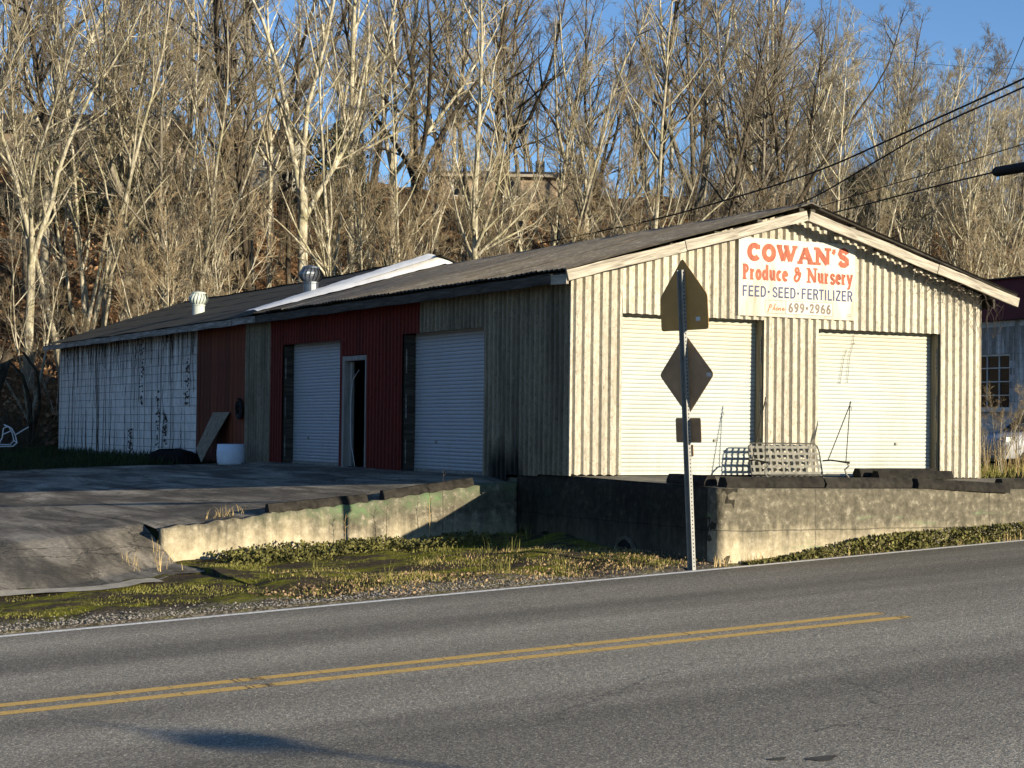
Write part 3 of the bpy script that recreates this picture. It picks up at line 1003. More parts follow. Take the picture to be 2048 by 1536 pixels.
# painted concrete blocks: 0.2 m courses in running bond
MB().box(0.0, 0.2, 17.33, BL, -0.35, 2.98).build('block_core', M['mortar_pale'], bld)
bh, bl_ = 0.2, 0.4
def blockmesh(L):
    b = MB()
    g = 0.004; c = 0.006
    y0, y1, z0, z1 = g, L - g, g, bh - g
    b.add([(0, y0, z0), (0, y1, z0), (0, y1, z1), (0, y0, z1), (-0.012, y0 + c, z0 + c), (-0.012, y1 - c, z0 + c), (-0.012, y1 - c, z1 - c), (-0.012, y0 + c, z1 - c)],
          [(4, 7, 6, 5), (0, 4, 5, 1), (1, 5, 6, 2), (2, 6, 7, 3), (3, 7, 4, 0)])
    return b
full_me = blockmesh(bl_).mesh('block'); full_me.materials.append(M['block_white'])
half_me = blockmesh(bl_ / 2).mesh('block'); half_me.materials.append(M['block_white'])
cells = []
for r in range(15):
    z = -0.10 + r * bh
    if z + bh > 3.0: break
    y = 17.33
    if r % 2:
        cells.append((y, z, 1)); y += bl_ / 2
    while y + bl_ < BL + 0.01:
        cells.append((y, z, 2)); y += bl_
    if BL - y > 0.15: cells.append((y, z, 1))
cells.sort(key=lambda c: c[0])
rest = MB()
for i, (y, z, k) in enumerate(cells):
    off = (-random.random() * 0.003, y + random.uniform(-.002, .002), z + random.uniform(-.002, .002))
    if i < 300:
        link('block', full_me if k == 2 else half_me, bld, None, off)
    else:
        b = blockmesh(bl_ * k / 2)
        rest.add([(v[0] + off[0], v[1] + off[1], v[2] + off[2]) for v in b.v], b.f)
o = rest.build('far_blocks', M['block_white'], bld); tag(o, kind='stuff')
cells_b = MB()
for r in range(15):
    pass

# ---- roof of the front part: corrugated sheets up each slope
def roof_sheet(side, y0, y1, lift, name='roof_sheet'):
    """side -1: left slope, +1: right slope"""
    pr = prof_samples(y0, y1, 0.75)
    e = 4.0 + side * 4.36
    vs = []
    n = 5
    jag = [random.uniform(-0.03, 0.03) for _ in range(3)]
    for i, (s, o) in enumerate(pr):
        for k in range(n):
            t_ = k / (n - 1)
            x = (e + side * (jag[0] + 0.01 * math.sin(s * 41))) * (1 - t_) + 4.0 * t_
            z = 2.975 * (1 - t_) + 4.205 * t_ + o + lift + 0.006 * math.sin(s * 4 + t_ * 9)
            vs.append((x, s, z))
    fs = []
    for i in range(len(pr) - 1):
        for k in range(n - 1):
            a = i * n + k
            q = (a, a + 1, a + n + 1, a + n)
            fs.append(q[::-1] if side < 0 else q)
    return MB().add(vs, fs).build(name, M['roof_metal'], bld)


ys_ = np.linspace(-0.52, 12.75, 16)
for k in range(15):
    for side in (-1, 1):
        roof_sheet(side, ys_[k] - (0.05 if k else 0), ys_[k + 1], 0.004 * (k % 2) + random.uniform(0, 0.004))
mb = MB(); mb.prism([(3.80, 4.18), (4.0, 4.245), (4.20, 4.18), (4.20, 4.165), (4.0, 4.225), (3.80, 4.165)], 1, -0.53, 12.8)
mb.build('ridge_cap', M['roof_metal'], bld)
# purlins under the sheets
for k in range(6):
    for side in (-1, 1):
        t_ = 0.05 + k * 0.185
        x = 4.0 + side * 4.3 * (1 - t_); z = 2.955 + 1.23 * t_
        MB().box(x - 0.045, x + 0.045, -0.42, 12.6, z - 0.075, z - 0.003).build('purlin', M['wood_dark'], bld)


def plank_obj(name, p0, p1, h, th, mat, parent, nrm=(0, -1, 0), sag=0.0):
    """board whose own x axis runs from p0 to p1 (lower edge), h high, th thick towards nrm"""
    p0 = Vector(p0); p1 = Vector(p1); d = p1 - p0; L = d.length; ex = d.normalized(); n = Vector(nrm)
    n = (n - ex * n.dot(ex)).normalized(); up = n.cross(ex)
    if up.z < 0: up = -up
    rot = Matrix((ex, n, up)).transposed().to_4x4()
    b = MB()
    nseg = 10
    vs = []
    for i in range(nseg + 1):
        x = L * i / nseg
        q = 0.006 * math.sin(x * 2.7 + p0.x) + sag * math.sin(math.pi * i / nseg)
        r = random.uniform(-0.004, 0.004)
        vs += [(x, 0, q), (x, th, q + r), (x, th, h + q + r), (x, 0, h + q)]
    fs = []
    for i in range(nseg):
        a = i * 4
        for k in range(4):
            fs.append((a + k, a + (k + 1) % 4, a + 4 + (k + 1) % 4, a + 4 + k))
    fs += [(3, 2, 1, 0), (nseg * 4, nseg * 4 + 1, nseg * 4 + 2, nseg * 4 + 3)]
    o = b.add(vs, fs).build(name, mat, parent)
    o.matrix_local = Matrix.Translation(p0) @ rot
    return o


yb = -0.42
def rk(x):
    return 3.965 - 0.267 * abs(x - 4.0)
for (a, b) in ((-0.30, 1.73), (1.745, 3.997), (4.003, 6.6), (6.615, 8.36)):
    plank_obj('barge_board', (a, yb, rk(a)), (b, yb, rk(b)), 0.155, 0.04, M['wood_grey'], bld)
for (a, b) in ((0.02, 3.2), (3.21, 6.9), (6.91, 10.4), (10.41, 12.55)):
    plank_obj('fascia_board', (-0.30, b, 2.79), (-0.30, a, 2.79), 0.15, 0.04, M['wood_dark'], bld, (-1, 0, 0))
plank_obj('fascia_return', (-0.30, 0.015, 2.785), (-0.285, -0.42, 2.765), 0.14, 0.04, M['wood_grey'], bld, (-1, 0, 0))
for (a, b) in ((12.56, 13.9), (13.95, 18.6), (18.62, 23.4), (23.42, 27.9), (27.92, 30.75)):
    plank_obj('fascia_board', (-0.34, b, 2.80), (-0.34, a, 2.80), 0.14, 0.04, M['wood_white'], bld, (-1, 0, 0))
plank_obj('fascia_board', (8.24, 0.0, 2.79), (8.24, 12.5, 2.79), 0.15, 0.04, M['wood_dark'], bld, (1, 0, 0))
# soffit boards above the side wall
MB().box(-0.29, 0.0, -0.40, 12.5, 2.93, 2.945).build('soffit', M['wood_dark'], bld)
MB().box(-0.33, 0.0, 12.56, 30.7, 2.925, 2.94).build('soffit', M['wood_dark'], bld)
# rear roof: overlapping strips of roofing
strips = 4
for side in (-1, 1):
    for k in range(strips):
        t0, t1 = k / strips, (k + 1) / strips + 0.01
        e = 4.0 + side * 4.40
        ny = 40
        vs = []
        for j in range(ny + 1):
            y = 12.62 + (30.9 - 12.62) * j / ny
            for tt, dz in ((t0, 0.006), (t0, 0.0), (t1, 0.0)):
                jit = 0.012 * math.sin(y * 3.3 + k * 5) + 0.008 * math.sin(y * 9 + k)
                x = e + (4.0 - e) * tt + (jit if tt == t0 else 0)
                sag = -0.05 * math.sin((y - 12.6) / 18.3 * math.pi) * tt + 0.008 * math.sin(y * 2.1 + tt * 11)
                vs.append((x, y, 2.955 + 1.50 * tt + (0.006 if dz else 0.0) + sag))
        fs = []
        for j in range(ny):
            a = j * 3
            for q in ((a, a + 1, a + 4, a + 3), (a, a + 3, a + 5, a + 2)):
                fs.append(q if side > 0 else q[::-1])
        MB().add(vs, fs).build('roofing_strip', M['roof_shingle'], bld)
# white sheeting over the step between the two roofs
nu, nv = 70, 12
vs = []
for i in range(nu + 1):
    x = -0.35 + 8.6 * i / nu
    c = min(x, 8.0 - x)
    zf = 2.975 + 1.23 * (c + 0.36) / 4.36 + 0.05
    zr = 2.975 + 1.50 * (c + 0.40) / 4.40 + 0.07
    for j in range(nv + 1):
        v = j / nv
        y = 12.40 + 0.85 * v
        z = zf + (zr - zf) * v
        bulge = 0.04 * math.sin(math.pi * v) + 0.010 * math.sin(x * 9 + v * 7) * math.sin(x * 3.1) + 0.005 * math.sin(x * 21 - v * 13)
        vs.append((x, y - bulge * 0.6, z + bulge * 0.7 + 0.01))
fs = [(i * (nv + 1) + j, (i + 1) * (nv + 1) + j, (i + 1) * (nv + 1) + j + 1, i * (nv + 1) + j + 1) for i in range(nu) for j in range(nv)]
MB().add(vs, fs).build('roof_tarp', M['tarp_white'], bld, True)


# turbine roof vents
def turbine(x, y, z, s, mat, label):
    t_ = MB().lathe([(0.17, -0.12), (0.17, 0.16), (0.185, 0.17), (0.185, 0.20), (0.16, 0.21)], sides=20).build('turbine_vent', mat, None, False, (x, y, z))
    t_.scale = (s, s, s)
    tag(t_, label, 'roof vent', 'turbine vents on the rear roof')
    n = 18
    b = MB()
    for k in range(n):
        a0 = 2 * math.pi * k / n; a1 = a0 + 2 * math.pi / n * 1.15
        vs = []
        for i in range(7):
            u = i / 6
            r = 0.14 + 0.13 * math.sin(math.pi * (0.12 + 0.76 * u))
            zz = 0.21 + 0.30 * u
            vs += [(r * 1.0 * math.cos(a0 + u * 0.25), r * math.sin(a0 + u * 0.25), zz), (r * 0.86 * math.cos(a1 + u * 0.25), r * 0.86 * math.sin(a1 + u * 0.25), zz)]
        b.add(vs, [(2 * i, 2 * i + 1, 2 * i + 3, 2 * i + 2) for i in range(6)])
    b.build('fin_ring', mat, t_)
    MB().lathe([(0.20, 0.50), (0.19, 0.535), (0.10, 0.565), (0.02, 0.575)], sides=20).build('cap', mat, t_)
    MB().lathe([(0.13, 0.2), (0.13, 0.5)], sides=14).build('throat', M['hole_dark'], t_)


turbine(1.2, 21.0, 3.52, 0.92, M['vent_white'], 'pale white turbine vent on the far end of the rear roof')
turbine(1.2, 13.35, 3.58, 0.98, M['vent_dark'], 'dark metal turbine vent on the roof beside the white sheeting')

# dead vines clinging to the block wall and eave
mb = MB()
rv = random.Random(5)
for k in range(250):
    y = 17.5 + 12.4 * rv.random() ** 0.9
    up = rv.random() < 0.78
    L = (rv.uniform(0.1, 0.8) if rv.random() < .8 else rv.uniform(.8, 2.2)) if up else rv.uniform(0.5, 2.6)
    z = 2.88 if up else -0.1
    pts = []
    n = 7
    for i in range(n):
        pts.append((-0.024 - 0.016 * rv.random(), y, z))
        z += (-1 if up else 1) * L / (n - 1)
        y += rv.uniform(-0.05, 0.05)
    r = rv.uniform(0.003, 0.009)
    mb.tube(pts, [r * (1 - 0.6 * i / n) for i in range(n)], 4, False)
for k in range(5):
    y = (17.9, 21.6, 20.2, 19.6, 22.5)[k]; z0 = (1.0, 1.1, 0.0, 0.1, -0.1)[k]; z1 = (2.2, 2.9, 1.5, 0.9, 0.5)[k]
    for i in range(38):
        z = rv.uniform(z0, z1); yy = y + rv.gauss(0, 0.06); s = rv.uniform(0.02, 0.05)
        x = -0.03 - rv.random() * 0.05
        mb.add([(x, yy, z), (x - 0.02, yy + s, z + s * .5), (x, yy + s * .6, z + s * 1.6), (x + 0.01, yy - s * .4, z + s)], [(0, 1, 2, 3)])
v = mb.build('dead_vines', M['vine_dead'])
tag(v, 'dead vines clinging to the shaded white block wall', 'vine', kind='stuff')
# vine shreds on the right end of the gable
mb = MB()
for k in range(70):
    a = rv.uniform(6.3, 8.2)
    pts = [(a, -0.35 + rv.uniform(-.1, .25), rk(a) + rv.uniform(-.05, .1))]
    for i in range(4):
        p = pts[-1]
        pts.append((p[0] + rv.uniform(-.12, .12), p[1] + rv.uniform(-.06, .06), p[2] - rv.uniform(0.0, .16) * (1.6 if a > 7.7 else 0.6)))
    mb.tube(pts, 0.004, 3, False)
v = mb.build('dry_vine', M['vine_dead'])
tag(v, 'dry vine shreds hanging from the right end of the gable barge board', 'vine', kind='stuff')


# ------------------------------------------------------------------ painted sign on the gable
def arc(cx, cy, rx, ry, a0, a1, n=14):
    return [(cx + rx * math.cos(math.radians(a0 + (a1 - a0) * i / n)), cy + ry * math.sin(math.radians(a0 + (a1 - a0) * i / n))) for i in range(n + 1)]


S_ = [(.60, .72), (.54, .87), (.38, .93), (.21, .87), (.15, .71), (.24, .57), (.44, .48), (.60, .36), (.61, .19), (.46, .08), (.27, .09), (.13, .25)]
SER = {  # heavy slab letters: (width, [(stroke, rel. width)])
    'C': (.78, [(arc(.43, .5, .29, .37, 40, 320, 18), 1), ([(.68, .93), (.68, .66)], .6)]),
    'O': (.86, [(arc(.43, .5, .29, .37, 0, 360, 24), 1)]),
    'W': (1.14, [([(.08, .92), (.36, .10)], 1), ([(.36, .10), (.56, .80)], .7), ([(.52, .90), (.78, .10)], 1), ([(.78, .10), (1.05, .92)], .7), ([(-.06, .93), (.26, .93)], .5), ([(.38, .93), (.68, .93)], .5), ([(.90, .93), (1.20, .93)], .5)]),
    'A': (.94, [([(.13, .08), (.45, .92)], .75), ([(.45, .92), (.80, .08)], 1.1), ([(.24, .34), (.68, .34)], .5), ([(-.03, .07), (.30, .07)], .5), ([(.60, .07), (.98, .07)], .5)]),
    'N': (.98, [([(.17, .06), (.17, .94)], .75), ([(.15, .90), (.80, .08)], 1.1), ([(.82, .06), (.82, .94)], .7), ([(-.03, .07), (.37, .07)], .5), ([(-.04, .93), (.24, .93)], .5), ([(.62, .93), (1.02, .93)], .5)]),
    "'": (.26, [([(.12, .96), (.14, .82), (.05, .68)], .75)]),
    'S': (.74, [(S_, 1.0)]),
    'P': (.62, [([(.16, .05), (.16, .95)], 1), (arc(.26, .70, .20, .21, 95, -95, 10), .8), ([(.0, .06), (.36, .06)], .5), ([(.0, .94), (.26, .94)], .5)]),
    'r': (.46, [([(.14, .05), (.14, .66)], 1), ([(.16, .46), (.24, .60), (.38, .60)], .9), ([(.0, .06), (.32, .06)], .5), ([(.0, .66), (.16, .66)], .5)]),
    'o': (.56, [(arc(.27, .35, .17, .26, 0, 360, 20), 1)]),
    'd': (.60, [(arc(.25, .35, .16, .26, 0, 360, 20), .9), ([(.44, .05), (.44, .98)], 1), ([(.34, .97), (.46, .97)], .5), ([(.42, .06), (.58, .06)], .5)]),
    'u': (.60, [([(.13, .66), (.13, .22), (.22, .10), (.40, .16)], 1), ([(.44, .66), (.44, .05)], 1), ([(.0, .66), (.16, .66)], .5), ([(.32, .66), (.46, .66)], .5), ([(.42, .06), (.58, .06)], .5)]),
    'c': (.50, [(arc(.27, .35, .17, .26, 45, 315, 16), 1)]),
    'e': (.52, [(arc(.27, .35, .17, .26, 0, 318, 18), 1), ([(.12, .37), (.44, .37)], .6)]),
    '&': (.74, [([(.66, .66), (.60, .40), (.46, .14), (.26, .06), (.11, .16), (.11, .32), (.24, .47), (.42, .60), (.50, .76), (.42, .91), (.26, .90), (.18, .77), (.28, .60)], .85), ([(.44, .44), (.64, .62)], .6)]),
    's': (.50, [([(p[0] * .72, p[1] * .68) for p in S_], .9)]),
    'y': (.56, [([(.08, .64), (.28, .10)], 1), ([(.48, .64), (.22, -.18), (.06, -.24)], .8), ([(-.02, .66), (.2, .66)], .5), ([(.36, .66), (.58, .66)], .5)]),
    ' ': (.42, []),
}
SAN = {
    'F': (.56, [([(.10, .0), (.10, 1.0)], 1), ([(.10, .93), (.52, .93)], 1), ([(.10, .52), (.46, .52)], 1)]),
    'E': (.58, [([(.10, .0), (.10, 1.0)], 1), ([(.10, .93), (.54, .93)], 1), ([(.10, .52), (.50, .52)], 1), ([(.10, .07), (.54, .07)], 1)]),
    'D': (.64, [([(.10, .0), (.10, 1.0)], 1), ([(.16, .93), (.34, .93), (.50, .80), (.55, .5), (.50, .20), (.34, .07), (.16, .07)], 1)]),
    'S': (.60, [([(p[0] * .9, p[1]) for p in S_], 1)]),
    'R': (.60, [([(.10, .0), (.10, 1.0)], 1), ([(.14, .93), (.40, .93), (.52, .82), (.52, .64), (.40, .52), (.14, .52)], 1), ([(.34, .50), (.54, .0)], 1)]),
    'T': (.56, [([(.0, .93), (.54, .93)], 1), ([(.27, .88), (.27, .0)], 1)]),
    'I': (.24, [([(.10, .0), (.10, 1.0)], 1)]),
    'L': (.52, [([(.10, .0), (.10, 1.0)], 1), ([(.10, .07), (.50, .07)], 1)]),
    'Z': (.58, [([(.04, .93), (.52, .93)], 1), ([(.52, .93), (.05, .07)], 1), ([(.04, .07), (.54, .07)], 1)]),
    '.': (.46, [(arc(.18, .5, .06, .06, 0, 360, 10), .8)]),
    ' ': (.05, []),
    '6': (.62, [(arc(.30, .30, .19, .23, 0, 360, 18), 1), ([(.14, .36), (.18, .66), (.30, .86), (.46, .90)], 1)]),
    '9': (.62, [(arc(.30, .68, .19, .23, 0, 360, 18), 1), ([(.46, .62), (.43, .32), (.31, .12), (.14, .09)], 1)]),
    '2': (.62, [([(.12, .68), (.15, .84), (.30, .92), (.45, .84), (.46, .66), (.34, .44), (.12, .10), (.50, .08)], 1), ([(.50, .08), (.52, .24)], .7)]),
    '-': (.42, [([(.04, .50), (.34, .50)], 1.3)]),
    'p_': (.60, [([(.20, .78), (.02, -.15)], 1), ([(.08, .72), (.28, .86), (.44, .70), (.34, .48), (.14, .46)], 1)]),
    'h_': (.42, [([(.24, .95), (.04, .10)], 1), ([(.08, .3), (.2, .46), (.28, .36), (.24, .10), (.36, .16)], 1)]),
    'o_': (.36, [(arc(.16, .28, .12, .16, 0, 360, 10), 1)]),
    'n_': (.42, [([(.06, .44), (.02, .10)], 1), ([(.04, .26), (.18, .44), (.26, .34), (.22, .10), (.36, .2)], 1)]),
    'e_': (.40, [([(.06, .26), (.26, .34), (.22, .46), (.08, .38), (.06, .18), (.2, .10), (.40, .3)], 1)]),
}


def ribbon(mb, pts, w, y):
    closed = abs(pts[0][0] - pts[-1][0]) + abs(pts[0][1] - pts[-1][1]) < 1e-6 and len(pts) > 3
    n = len(pts)
    vs = []
    for i in range(n):
        if closed:
            a = pts[(i - 1) % (n - 1)] if i > 0 else pts[n - 2]
            b = pts[(i + 1) % (n - 1)] if i < n - 1 else pts[1]
        else:
            a = pts[max(0, i - 1)]; b = pts[min(n - 1, i + 1)]
        tx, tz = b[0] - a[0], b[1] - a[1]
        L = math.hypot(tx, tz) or 1
        nx, nz = -tz / L * w / 2, tx / L * w / 2
        vs += [(pts[i][0] + nx, y, pts[i][1] + nz), (pts[i][0] - nx, y, pts[i][1] - nz)]
    mb.add(vs, [(2 * i, 2 * i + 1, 2 * i + 3, 2 * i + 2) for i in range(n - 1)])


SW, SH = 2.28, 1.22
sign = MB().box(0, SW, -0.018, 0.0, 0, SH).build('store_sign', M['sign_board'], None, False, (2.955, -0.05, 2.465))
tag(sign, "white painted board reading COWAN'S Produce & Nursery on the gable", 'sign')


def text(chars, font, u0, u1, v0, v1, wid, mat, gap=0.06, slant=0.0):
    """chars list of glyph keys; box in sign fractions (v from the top)"""
    tot = sum(font[c][0] + gap for c in chars) - gap
    sx = SW * (u1 - u0) / tot
    h = SH * (v1 - v0)
    x = SW * u0; z0 = SH * (1 - v1)
    for c in chars:
        w, strokes = font[c]
        if strokes:
            mb = MB()
            for k, (st, rw) in enumerate(strokes):
                P = [(x + (p[0] + slant * p[1]) * sx, z0 + p[1] * h) for p in st]
                ribbon(mb, P, wid * rw, -0.0215 - 0.0007 * k)
            mb.build('letter', mat, sign)
        x += (w + gap) * sx


text(list("COWAN'S"), SER, .068, .945, .068, .296, 0.088, M['letter_red'], 0.09)
text(list("Produce & Nursery"), SER, .033, .975, .336, .540, 0.052, M['letter_red'], 0.07)
text(list("FEED.SEED.FERTILIZER"), SAN, .032, .975, .613, .752, 0.026, M['letter_blue'], 0.10)
pnl = MB().box(SW * .40, SW * .80, -0.0205, -0.0185, SH * (1 - .955), SH * (1 - .787)).build('number_panel', M['panel_white'], sign)
mb = MB()
for (a, b) in (((.222, .955), (.222, .787)), ((.222, .787), (.80, .787)), ((.222, .955), (.80, .955)), ((.398, .955), (.398, .787)), ((.80, .955), (.80, .787))):
    ribbon(mb, [(SW * a[0], SH * (1 - a[1])), (SW * b[0], SH * (1 - b[1]))], 0.006, -0.0212)
mb.build('number_border', M['letter_grey'], sign)
text(['p_', 'h_', 'o_', 'n_', 'e_'], SAN, .245, .388, .825, .925, 0.013, M['letter_orange'], 0.0, 0.15)
text(list("699-2966"), SAN, .418, .788, .808, .932, 0.034, M['letter_grey'], 0.08)
mb = MB()
for k in range(2):
    ribbon(mb, [(SW * .93, 0.06 + k * 0.03), (SW * .965, 0.06 + k * 0.03)], 0.010, -0.0195)
mb.build('painter_mark', M['letter_grey'], sign)

# ------------------------------------------------------------------ road-sign post seen from behind
sp = empty('road_sign_post', (-0.49, -4.02, float(road_z(-0.49, -4.02)) - 0.02))
sp.rotation_euler = (0, math.radians(-3.5), math.radians(7.5))
tag(sp, 'leaning metal sign post with pentagon, diamond and square plates seen from behind', 'sign post')
# local frame: plates lie in the local y-z plane, their backs face -x
pm = MB()
pm.box(-0.055, 0.0, -0.047, -0.040, -0.3, 3.80)
pm.box(-0.007, 0.0, -0.0395, 0.0395, -0.3, 3.80)
pm.box(-0.055, 0.0, 0.040, 0.047, -0.3, 3.80)
pm.build('post', M['post_dark'], sp)
hm = MB()
for k in range(78):
    z = 0.06 + k * 0.048
    hm.box(-0.036, -0.020, -0.0485, -0.0465, z, z + 0.017)
hm.build('post_holes', M['hole_dark'], sp)


def plate(name, outline, mat, th=0.004, r=0.03):
    """outline (y,z) polygon with rounded corners"""
    n = len(outline); pts = []
    for i in range(n):
        p = Vector(outline[i]); a = (Vector(outline[i - 1]) - p).normalized(); b = (Vector(outline[(i + 1) % n]) - p).normalized()
        for k in range(5):
            t_ = k / 4
            q = (p + a * r) * (1 - t_) ** 2 + p * 2 * t_ * (1 - t_) + (p + b * r) * t_ ** 2
            pts.append((q.x, q.y))
    mb = MB(); mb.prism(pts, 0, 0.001, 0.001 + th)
    return mb.build(name, mat, sp)


pz = 1.05
pent = plate('pentagon_plate', [(-0.45, 1.99 + pz), (0.45, 1.99 + pz), (0.45, 2.42 + pz), (0.0, 2.90 + pz), (-0.45, 2.42 + pz)], M['sign_back'], r=0.05)
MB().box(-0.0015, 0.0005, -0.30, -0.22, 2.10 + pz, 2.15 + pz).build('sticker', M['tube_white'], pent)
dia = plate('diamond_plate', [(0.0, 0.91 + pz), (-0.52, 1.43 + pz), (0.0, 1.95 + pz), (0.52, 1.43 + pz)], M['sign_back_grey'], r=0.06)
MB().box(-0.0015, 0.0005, -0.47, -0.38, 1.40 + pz, 1.45 + pz).build('sticker', M['galvanised'], dia)
plate('square_plate', [(-0.24, 0.575 + pz), (0.24, 0.575 + pz), (0.24, 0.885 + pz), (-0.24, 0.885 + pz)], M['sign_back_grey'], r=0.03)
plate('marker_plate', [(-0.08, 0.40 + pz), (0.08, 0.40 + pz), (0.08, 0.55 + pz), (-0.08, 0.55 + pz)], M['sign_back_grey'], r=0.02)
for z in (2.2 + pz, 2.6 + pz, 1.15 + pz, 1.7 + pz, 0.73 + pz):
    MB().box(-0.018, -0.0075, -0.012, 0.012, z, z + 0.022).build('bolt', M['galvanised'], sp)

# ------------------------------------------------------------------ metal lattice swing seat standing on the dock
z0 = float(slab_z(3.8, -0.5)) - 0.008
sw = empty('swing_seat', (3.05, -0.30, z0))
tag(sw, 'grey metal lattice porch swing seat standing on the dock between the doors', 'swing')
W = 1.36
def back(u, v):          # u along, v up the back panel
    return (u * W, -0.03 + 0.13 * v, 0.03 + 0.51 * v)
def seatp(u, v):
    return (u * W, -0.03 - 0.42 * v, 0.045 + 0.02 * v)
mb = MB()
loop = [back(0, 0), back(0, .75), back(.02, .92), back(.07, 1), back(.93, 1), back(.98, .92), back(1, .75), back(1, 0)]
mb.tube(loop, 0.011, 6); mb.tube([back(0, 0), back(1, 0)], 0.011, 6)
mb.build('back_frame', M['swing_metal'], sw)
def strap(nm, f, vert, c, wdt, k):
    b = MB(); n = 14; vs = []
    for i in range(n + 1):
        t_ = i / n
        for sgn in (-1, 1):
            u, v = ((c + sgn * wdt / 2, t_) if vert else (t_, c + sgn * wdt / 2))
            p = Vector(f(u, v))
            p.y += (0.004 if (i + k) % 2 else -0.004) * (1 if vert else -1)
            vs.append(p)
    fs = [(2 * i, 2 * i + 1, 2 * i + 3, 2 * i + 2) for i in range(n)]
    b.add(vs, fs)
    o = b.build(nm, M['swing_strap'], sw)
    return o
for k in range(12):
    strap('back_strap', back, True, (k + 0.6) / 12.2, 0.030, k)
for k in range(5):
    strap('back_strap', back, False, 0.10 + k * 0.195, 0.075, k)
mb = MB()
mb.tube([seatp(0, 0), seatp(0, 1), seatp(1, 1), seatp(1, 0)], 0.012, 6)
mb.build('seat_frame', M['swing_metal'], sw)
for k in range(11):
    strap('seat_strap', seatp, True, (k + 0.7) / 11.4, 0.030, k)
for k in range(4):
    strap('seat_strap', seatp, False, 0.14 + k * 0.24, 0.09, k)
for u, ap in ((-0.02, (0.10, -0.22, 1.20)), (W + 0.02, (W + 0.36, -0.24, 1.16))):
    mb = MB()
    ox = 0.14 if u > 0 else 0.0
    mb.tube([(u, 0.0, 0.27), (u + ox * .4, -0.12, 0.285), (u + ox, -0.40, 0.255), (u + ox + 0.02, -0.46, 0.25)], [0.014, 0.012, 0.016, 0.02], 6)
    mb.build('arm_rest', M['rod_dark'], sw)
    mb = MB()
    mb.tube([(u + ox, -0.43, 0.25), (u + ox + .015, -0.45, 0.20), (u + ox - .02, -0.40, 0.14), (u + ox - .005, -0.42, 0.07), (u + ox + .02, -0.44, 0.03), (u + ox + .02, -0.44, 0.0)], 0.014, 6)
    mb.build('arm_post', M['swing_strap'], sw)
    mb = MB()
    mb.tube([(u + ox * .4, -0.06, 0.28), ap], 0.008, 5); mb.tube([(u + ox, -0.40, 0.26), ap], 0.008, 5)
    mb.tube([ap, (ap[0] + .01, ap[1], ap[2] + 0.05)], 0.012, 5)
    mb.tube([(ap[0], ap[1], ap[2] - .02), (ap[0] + .03, ap[1], ap[2] - .05), (ap[0] + .03, ap[1], ap[2] - .09)], 0.005, 4)
    mb.build('hanging_rod', M['rod_dark'], sw)

# ------------------------------------------------------------------ wheel stops
STOP = [(-0.10, 0.0), (0.10, 0.0), (0.10, 0.055), (0.055, 0.135), (-0.055, 0.135), (-0.10, 0.055)]


def wheel_stop(c, L, rz, tilt, label):
    n = 9
    vs = []
    rr = random.Random(int(c[0] * 100) + 3)
    for i in range(n + 1):
        x = -L / 2 + L * i / n
        for (y, z) in STOP:
            vs.append((x + (rr.uniform(-.012, .012) if i in (0, n) else 0), y + rr.uniform(-.003, .003), z + rr.uniform(-.003, .003)))
    k = len(STOP)
    fs = [(i * k + j, (i + 1) * k + j, (i + 1) * k + (j + 1) % k, i * k + (j + 1) % k) for i in range(n) for j in range(k)]
    fs += [tuple(range(k)), tuple(range(n * k + k - 1, n * k - 1, -1))]
    o = MB().add(vs, fs).build('wheel_stop', M['wheel_stop'], None, False, c, (0, tilt, rz))
    tag(o, label, 'wheel stop', 'dark concrete wheel stops')
    return o


def sz(x, y): return float(slab_z(x, y)) - 0.006
wheel_stop((0.95, -3.70, sz(.95, -3.7)), 1.58, 0.0, 0.0, 'dark wheel stop at the dock corner, first of the row on its front edge')
wheel_stop((2.53, -3.71, sz(2.53, -3.71)), 1.53, 0.0, 0.0, 'dark wheel stop in the middle of the dock front edge below the swing')
wheel_stop((4.07, -3.84, sz(4.07, -3.84) - 0.03), 1.60, -0.05, 0.045, 'dark wheel stop tipping over the dock front edge')
wheel_stop((5.75, -3.62, sz(5.75, -3.6)), 1.55, 0.0, 0.0, 'dark wheel stop at the right edge of the picture beyond the tipping one')
wheel_stop((0.16, -2.98, sz(.16, -2.98)), 1.0, math.pi / 2 - 0.06, 0.0, 'dark wheel stop lying along the shaded side edge of the dock')
wheel_stop((5.98, -0.62, sz(5.98, -.6)), 1.55, 0.02, 0.0, 'dark wheel stop lying in front of the right door, nearer of the pair')
wheel_stop((5.84, -0.36, sz(5.84, -.4) + 0.03), 1.55, -0.01, 0.0, 'dark wheel stop against the right door, farther of the pair')
wheel_stop((-3.28, 1.70, -0.535), 1.57, 0.0, -0.085, 'dark wheel stop on the green painted wall, lower one with the sign shadow')
wheel_stop((-1.49, 1.70, -0.325), 1.50, 0.0, -0.128, 'dark wheel stop on the green painted wall, upper one nearest the building')

